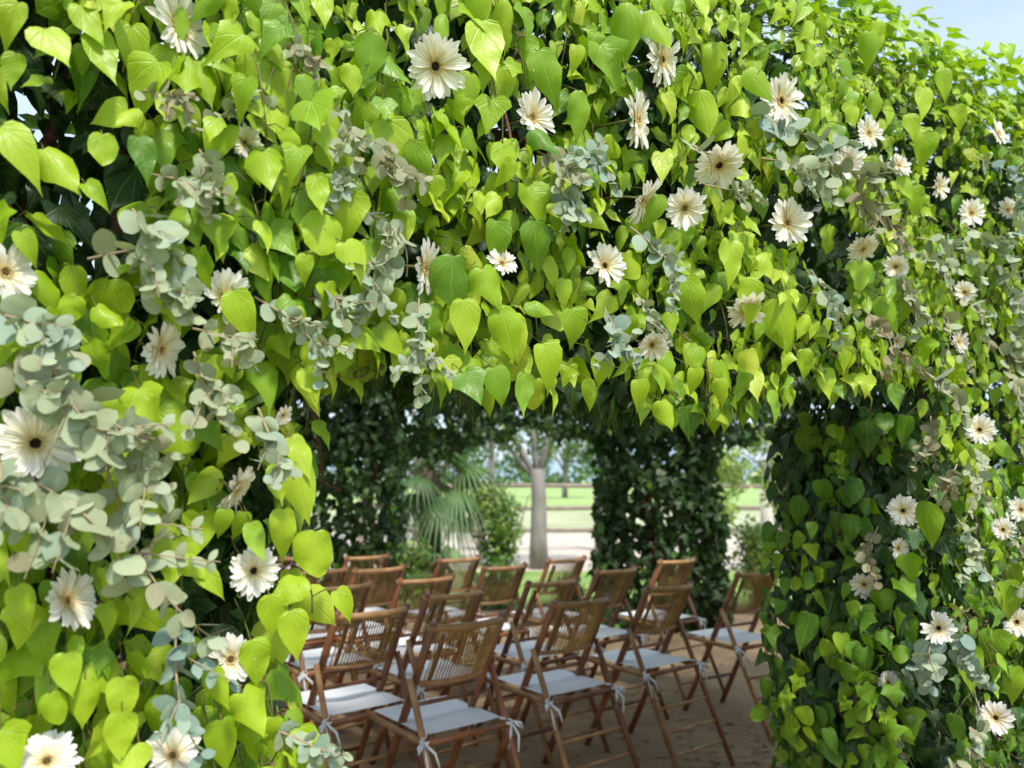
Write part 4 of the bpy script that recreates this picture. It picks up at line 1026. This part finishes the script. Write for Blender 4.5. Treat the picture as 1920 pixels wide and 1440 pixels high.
cv, cf = lathe([(.012, -.16), (.05, -.14), (.085, -.09), (.10, -.03), (.11, .0)]); _m = MB(); _m.V = [Vector(v) for v in cv]; _m.F = cf
CAL = _mesh(_m, 'calyx', M_calyx)
for gi, (u, v, P, diam, fx, fy, eye, lab, nr, dpx) in enumerate(FL):
    r = random.Random(gi * 7 + 3)
    toc = CAM - P; toc /= np.linalg.norm(toc)
    rt = np.cross([0, 0, 1.], toc) ; rt /= np.linalg.norm(rt); upv = np.cross(toc, rt)
    fx = max(-.95, min(.93, fx * 1.3 + r.uniform(-.12, .12))); fy = max(-.75, min(.6, fy + r.uniform(-.15, .15)))
    if fx * fx + fy * fy > .9: q_ = math.sqrt(.9 / (fx * fx + fy * fy)); fx *= q_; fy *= q_
    f3 = math.sqrt(max(.04, 1 - fx * fx - fy * fy)); nrm = rt * fx + upv * fy + toc * f3
    x = np.cross([0, 0, 1.], nrm); x /= np.linalg.norm(x); y = np.cross(nrm, x)
    root = thing('gerbera', lab, 'flower', tuple(P), 0, 'cream gerberas pinned into the ivy')
    D = diam * (1.04 if dpx > 75 else .95)
    root.matrix_world = Matrix(((x[0], y[0], nrm[0], P[0]), (x[1], y[1], nrm[1], P[1]), (x[2], y[2], nrm[2], P[2]), (0, 0, 0, 1)))
    root.scale = (D, D, D)
    cup = r.uniform(-.03, .22); npet = r.choice((31, 33, 35)); gap = r.uniform(0, 6.28); torn = lab.startswith(('ragged', 'torn', 'gerbera cut by')) or r.random() < .12
    for k in range(npet):
        a = 2 * math.pi * k / npet + r.uniform(-.07, .07)
        if torn and abs((a - gap + math.pi) % (2 * math.pi) - math.pi) < .55: continue
        o = bpy.data.objects.new('petal', PET[r.randrange(len(PET))]); link(o, root)
        o.rotation_euler = (r.gauss(.02, .09) + cup, r.uniform(-.25, .25), a); o.location = (0, 0, (.012 if k % 2 else 0)); o.scale = (r.uniform(.85, 1.25), r.uniform(.88, 1.07), 1)
    o = link(bpy.data.objects.new('inner_petals', PIN[gi % 3]), root); o.rotation_euler = (0, 0, r.uniform(0, 6)); o['kind'] = 'stuff'
    link(bpy.data.objects.new('disc', EYE[eye]), root)
    o = link(bpy.data.objects.new('ruffle', RUF), root); o['kind'] = 'stuff'
    link(bpy.data.objects.new('calyx', CAL), root)
    # stem bends back into the hedge
    inv = root.matrix_world.inverted() if False else None
    Bx = np.stack([x, y, nrm], 1)
    tgt = (P - nr * .16 + np.array([0, 0, .04]) - P); l3 = (Bx.T @ tgt) / D
    MB().tube([(0, 0, -.13), (l3[0] * .15, l3[1] * .15, -.13 - .3 * abs(1)), (l3[0] * .6, l3[1] * .6, l3[2] * .6 - .25), tuple(l3)], [.03, .026, .024, .022], 6).build('stem', M_stem, root)

# ================================================================== EUCALYPTUS SPRIGS
E = [ # u0,v0,u1,v1, leaf px, tint (0 blue .5 grey-green 1 brown), shape, label
 (262, 170, 370, 255, 26, .85, 'euc', 'brownish eucalyptus sprig under the topmost left gerbera'),
 (390, 235, 530, 215, 30, .5, 'euc', 'grey eucalyptus sprig lying over the hidden gerbera, upper left'),
 (380, 290, 445, 400, 30, .6, 'euc', 'eucalyptus sprig hanging below the hidden gerbera, upper left'),
 (255, 400, 330, 490, 58, .5, 'euc', 'rosette of large grey eucalyptus leaves left of the ragged gerbera'),
 (190, 480, 370, 515, 56, .55, 'euc', 'broad grey-green eucalyptus sprig above the right-facing gerbera'),
 (270, 540, 370, 610, 54, .5, 'euc', 'eucalyptus with heart-paired leaves just above the right-facing gerbera'),
 (0, 590, 150, 690, 52, .4, 'euc', 'bluish eucalyptus sprig at the left edge above the largest gerbera'),
 (90, 660, 260, 880, 66, .6, 'euc', 'long stemmed eucalyptus branch right of the largest gerbera'),
 (160, 740, 340, 860, 62, .65, 'eucl', 'dense eucalyptus leaves between the largest gerbera and the pier edge'),
 (60, 900, 250, 1110, 72, .6, 'euc', 'big-leaved eucalyptus branch directly under the largest gerbera'),
 (210, 910, 440, 1225, 58, .65, 'eucl', 'straight pink-stemmed eucalyptus branch crossing the lower left pier'),
 (330, 1170, 385, 1430, 50, .05, 'eucl', 'bluish eucalyptus twig with paired narrow leaves at the bottom left'),
 (370, 680, 455, 840, 42, .7, 'euc', 'translucent eucalyptus sprig on the left pier near the opening corner'),
 (490, 780, 550, 900, 44, .45, 'euc', 'pale eucalyptus leaves on the rim of the left pier beside the opening'),
 (500, 570, 605, 730, 34, .5, 'euc', 'eucalyptus sprig draped at the upper left corner of the opening'),
 (600, 190, 665, 350, 32, .6, 'euc', 'eucalyptus sprig right of the tall lime leaf pair, upper left'),
 (700, 280, 755, 400, 42, .88, 'euc', 'brown tinted eucalyptus cluster left of centre'),
 (690, 400, 760, 520, 28, .6, 'euc', 'eucalyptus twig trailing over the half hidden central gerbera'),
 (745, 480, 650, 630, 38, .45, 'euc', 'round silver eucalyptus leaves left below the central gerbera'),
 (785, 570, 790, 760, 28, .45, 'euc', 'silver eucalyptus strand dangling furthest into the opening'),
 (555, 80, 590, 160, 30, .9, 'euc', 'small brown eucalyptus cluster at the top left of centre'),
 (640, 320, 600, 400, 24, .4, 'euc', 'tiny pale eucalyptus twig between two lime leaves, left of centre'),
 (1020, 290, 1040, 370, 32, .75, 'euc', 'olive grey eucalyptus cluster right of the reddish vine'),
 (1130, 270, 1060, 410, 30, .2, 'euc', 'pale blue eucalyptus cluster at the centre of the lintel'),
 (1200, 440, 1255, 590, 28, .35, 'euc', 'shaded grey eucalyptus hanging right of the dark-eyed lintel gerbera'),
 (1140, 590, 1105, 690, 28, .3, 'euc', 'small grey eucalyptus strand low on the lintel, left of the low gerbera'),
 (1200, 560, 1180, 640, 22, .45, 'euc', 'eucalyptus twig just above the low hanging gerbera'),
 (1425, 215, 1445, 290, 36, .15, 'euc', 'blue-green eucalyptus leaves under the upper right gerbera'),
 (1480, 240, 1600, 300, 38, .45, 'euc', 'wide eucalyptus spray above the brown-veiled gerbera'),
 (1450, 300, 1560, 390, 30, .6, 'euc', 'tangled eucalyptus twig over the wide creamy gerbera'),
 (1340, 350, 1430, 380, 26, .6, 'euc', 'eucalyptus twig below the down-facing dark-eyed gerbera'),
 (1530, 320, 1660, 390, 30, .65, 'euc', 'grey eucalyptus twig right of the wide spray'),
 (1590, 380, 1690, 480, 28, .9, 'euc', 'brown eucalyptus twig over the tipped gerbera'),
 (1290, 270, 1330, 330, 34, .55, 'euc', 'dull eucalyptus leaves left of the down-facing dark-eyed gerbera'),
 (1740, 450, 1840, 540, 22, .5, 'euc', 'fine pale eucalyptus twig left of the yellowish gerbera'),
 (1840, 300, 1915, 345, 20, .1, 'euc', 'pale blue eucalyptus tips close to the right edge'),
 (1820, 430, 1900, 500, 24, .45, 'euc', 'pale eucalyptus spray under the two right edge gerberas'),
 (1860, 500, 1915, 620, 26, .5, 'euc', 'thick pale eucalyptus spray at the right edge'),
 (1800, 560, 1840, 640, 20, .6, 'euc', 'thin eucalyptus twig above the blush gerbera'),
 (1530, 520, 1570, 650, 26, .35, 'euc', 'bluish round-leaved eucalyptus strand right of the lintel centre'),
 (1630, 590, 1650, 710, 24, .95, 'euc', 'brown dried eucalyptus strand low on the right of the lintel'),
 (1690, 520, 1710, 640, 22, .75, 'euc', 'eucalyptus twig with pinkish stem beside the sliver gerbera'),
 (1720, 690, 1800, 790, 34, .7, 'euc', 'pale eucalyptus leaves hanging at the top of the dark right pier'),
 (1745, 790, 1760, 880, 20, .9, 'euc', 'thin brown eucalyptus twig left of the tiny-eyed gerbera'),
 (1840, 850, 1800, 990, 20, .6, 'euc', 'pink-stemmed eucalyptus twig right of the black-eyed pier gerbera'),
 (1640, 1000, 1655, 1100, 20, .9, 'euc', 'brown eucalyptus twig beside the half hidden pier gerbera'),
 (1800, 980, 1790, 1090, 22, .5, 'euc', 'white-green eucalyptus tips left of the small cream gerbera'),
 (1745, 1200, 1745, 1300, 28, .3, 'euc', 'pale eucalyptus strand hanging under the round white gerbera'),
 (1805, 1190, 1860, 1290, 24, .2, 'euc', 'blue-green eucalyptus leaves right of the round white gerbera'),
 (1830, 1310, 1770, 1440, 28, .65, 'euc', 'eucalyptus sprig with yellow stem beside the bottom gerbera'),
 (1660, 1320, 1690, 1400, 20, .55, 'euc', 'small eucalyptus twig under the lowest left pier gerbera'),
 (1895, 700, 1915, 850, 22, .7, 'euc', 'eucalyptus strand along the right edge beside the upper pier'),
 (520, 1370, 640, 1445, 34, .4, 'euc', 'pale eucalyptus sprig leaning into the opening at the bottom'),
 (1850, 640, 1900, 700, 22, .7, 'euc', 'eucalyptus twig right of the blush gerbera'),
 (1770, 500, 1700, 470, 22, .6, 'euc', 'grey eucalyptus twig crossing above the tipped-down gerbera to the right'),
 (1915, 360, 1850, 460, 26, .4, 'euc', 'pale eucalyptus hanging between the two right edge gerberas'),
 (1900, 620, 1870, 720, 24, .55, 'euc', 'pale grey eucalyptus below the thick spray at the right edge'),
 (1770, 590, 1760, 690, 20, .8, 'euc', 'thin olive eucalyptus strand just left of the blush gerbera'),
 (1060, 370, 1050, 440, 30, .35, 'euc', 'pale eucalyptus end dangling under the bluish lintel cluster'),
 (590, 560, 680, 600, 36, .45, 'euc', 'silver eucalyptus leaves reaching towards the strand that dangles into the opening'),
 (380, 620, 480, 700, 36, .6, 'euc', 'eucalyptus twig below the ragged gerbera on the left pier'),
 (0, 860, 60, 1000, 60, .55, 'euc', 'grey eucalyptus branch at the left edge just under the largest gerbera'),
 (20, 690, 130, 760, 58, .6, 'euc', 'broad eucalyptus leaves over the top of the largest gerbera'),
 (300, 330, 400, 420, 40, .65, 'euc', 'olive eucalyptus sprig right of the large-leaved rosette'),
 (210, 830, 330, 930, 56, .6, 'eucl', 'eucalyptus leaves left of the gerbera showing its green stem'),
 (1895, 1010, 1900, 1110, 24, .6, 'euc', 'grey-green eucalyptus strand beneath the small cream gerbera at the edge'),
 (1790, 880, 1770, 960, 22, .8, 'euc', 'fine pinkish eucalyptus twig left of the pink-stemmed pier twig'),
]
for ei, (u0, v0, u1, v1, lp, tint, shp, lab) in enumerate(E):
    r = random.Random(ei * 13 + 1)
    P, nr = surf(u0, v0, .115); Q, nr2 = surf(u1, v1, .145)
    if u0 > 600: lp = lp * 1.12
    if abs((Q - P) @ N) > .3: Q, nr2 = P + np.array([0, 0, -.12]) + nr * .03, nr
    root = thing('eucalyptus_sprig', lab, 'eucalyptus', tuple(P), 0, 'eucalyptus sprigs tucked into the hedge')
    D = Q - P; ln = np.linalg.norm(D); _, _, dep = project((P + Q) / 2); ls = lp * dep / 1450
    nn_ = max(4, min(11, int(ln / (ls * .52)))); sgn = r.choice((-1, 1))
    side = np.cross(D / ln, nr)
    def cpt(f): return P + D * f + nr * (.035 * math.sin(f * 3.0)) + side * sgn * .10 * ln * math.sin(f * math.pi)
    b0 = P
    pts = [cpt(f) - b0 for f in np.linspace(-.12, 1, 12)]
    MB().tube(pts, [.0021 - .0012 * i / 11 for i in range(12)], 5, False).build('stem', M_estem, root)
    Fo = Foliage()
    twigs = [(0, 1, cpt)]
    # two short side twigs for bushiness
    for q in range(2 if ln > ls * 2.2 else 1):
        f0 = r.uniform(.15, .6); sd_ = r.choice((-1, 1)); tl_ = ln * r.uniform(.28, .5)
        tp = cpt(f0) + side * sd_ * tl_ * .8 + D / ln * tl_ * .5 + nr * .03 + np.array([0, 0, -.02])
        a0 = cpt(f0)
        MB().tube([a0 - b0, (a0 * .5 + tp * .5 + nr * .01) - b0, tp - b0], [.0013, .001, .0007], 4, False).build('side_stem', M_estem, root)
        twigs.append((1, .6, (lambda a0, tp: (lambda f: a0 + (tp - a0) * f))(a0, tp)))
    for kind_, sc2, fn in twigs:
        cnt = nn_ if kind_ == 0 else max(3, nn_ // 2)
        for k in range(cnt):
            f = (k + .3) / cnt; c = fn(f); dirv = (fn(min(1, f + .03)) - fn(f - .03)); dirv /= np.linalg.norm(dirv)
            ang0 = (k % 2) * math.pi / 2 + r.uniform(-.5, .5)
            a1 = np.cross(dirv, nr); a1 /= np.linalg.norm(a1); a2 = np.cross(dirv, a1)
            for h_ in (0, math.pi):
                a = ang0 + h_; rad_ = a1 * math.cos(a) + a2 * math.sin(a)
                if rad_ @ nr < -.55: rad_ = rad_ + nr * 1.0
                yd = rad_ + dirv * r.uniform(.1, .7) + np.array([0, 0, -.25]); szl = ls * r.uniform(.72, 1.2) * (1 - .45 * f ** 1.5) * (1 if kind_ == 0 else .8)
                nl_ = nr * r.uniform(.3, 1.2) + dirv * r.uniform(-.3, .9) + np.array([0, 0, .35]) + rng.normal(size=3) * .35
                if ei not in (1, 2, 16, 31, 32) and not clear_of_flowers(c + yd / np.linalg.norm(yd) * szl * .5, k=.44): continue
                Fo.add(c, yd, nl_, szl, shp, float(np.clip(tint + r.gauss(0, .12), 0, 1)), force=True)
    Fo.finish(root, M_euc, 60, b0)
# dried curled leaf roll at the corner of the opening
dr = thing('dried_leaf', 'curled tan dried leaf ribbon at the upper left rim of the opening', 'dried leaf', tuple(hit(670, 700, .04)))
b0 = Vector(dr.location); M_dry = simple('dry_tan_leaf', (0.33, 0.28, 0.16), (0.22, 0.17, 0.09), 40, .7, .3, trans=.15)
for q, (cu, cv_, ra) in enumerate(((655, 695, 36), (690, 705, 28), (700, 690, 20))):
    V = []; F = []; n = 26
    for i in range(n):
        a = i / (n - 1) * 6.0 + q * 2; rr_ = ra * (1 - .55 * i / n); wv = .012 * math.sin(math.pi * (i + 1) / (n + 1)) + .002
        c = Vector(hit(cu + rr_ * math.cos(a), cv_ + rr_ * .55 * math.sin(a), .05 + .01 * math.sin(a * 2))) - b0
        V += [c - Vector(N) * wv + Vector((0, 0, .004)), c + Vector(N) * wv]
    for i in range(n - 1): F.append((2 * i, 2 * i + 1, 2 * i + 3, 2 * i + 2))
    mk('leaf_curl', V, F, M_dry, dr)

# fallen leaves and twigs on the earth by the pier
Fo = Foliage()
for _ in range(1500):
    x = rng.uniform(-1.8, 3.2); y = rng.uniform(2.6, 6.5)
    if rng.random() < .5: x = rng.normal() * .35 + 1.35; y = rng.normal() * .5 + 3.5
    Fo.add((x, y, .008 + rng.random() * .006), np.append(rng.normal(size=2), 0), np.array([0, 0, 1]) + rng.normal(size=3) * .15, rng.uniform(.02, .06), 'mini', float(rng.uniform(.5, 1)), outer=False)
lit = thing('fallen_leaves', 'x', 'x', (0, 0, 0)); lit['kind'] = 'stuff'; del lit['category']; del lit['label']
Fo.finish(lit, simple('dry_litter', (0.30, 0.20, 0.10), (0.20, 0.11, 0.05), 5, .8), 0, (0, 0, 0))
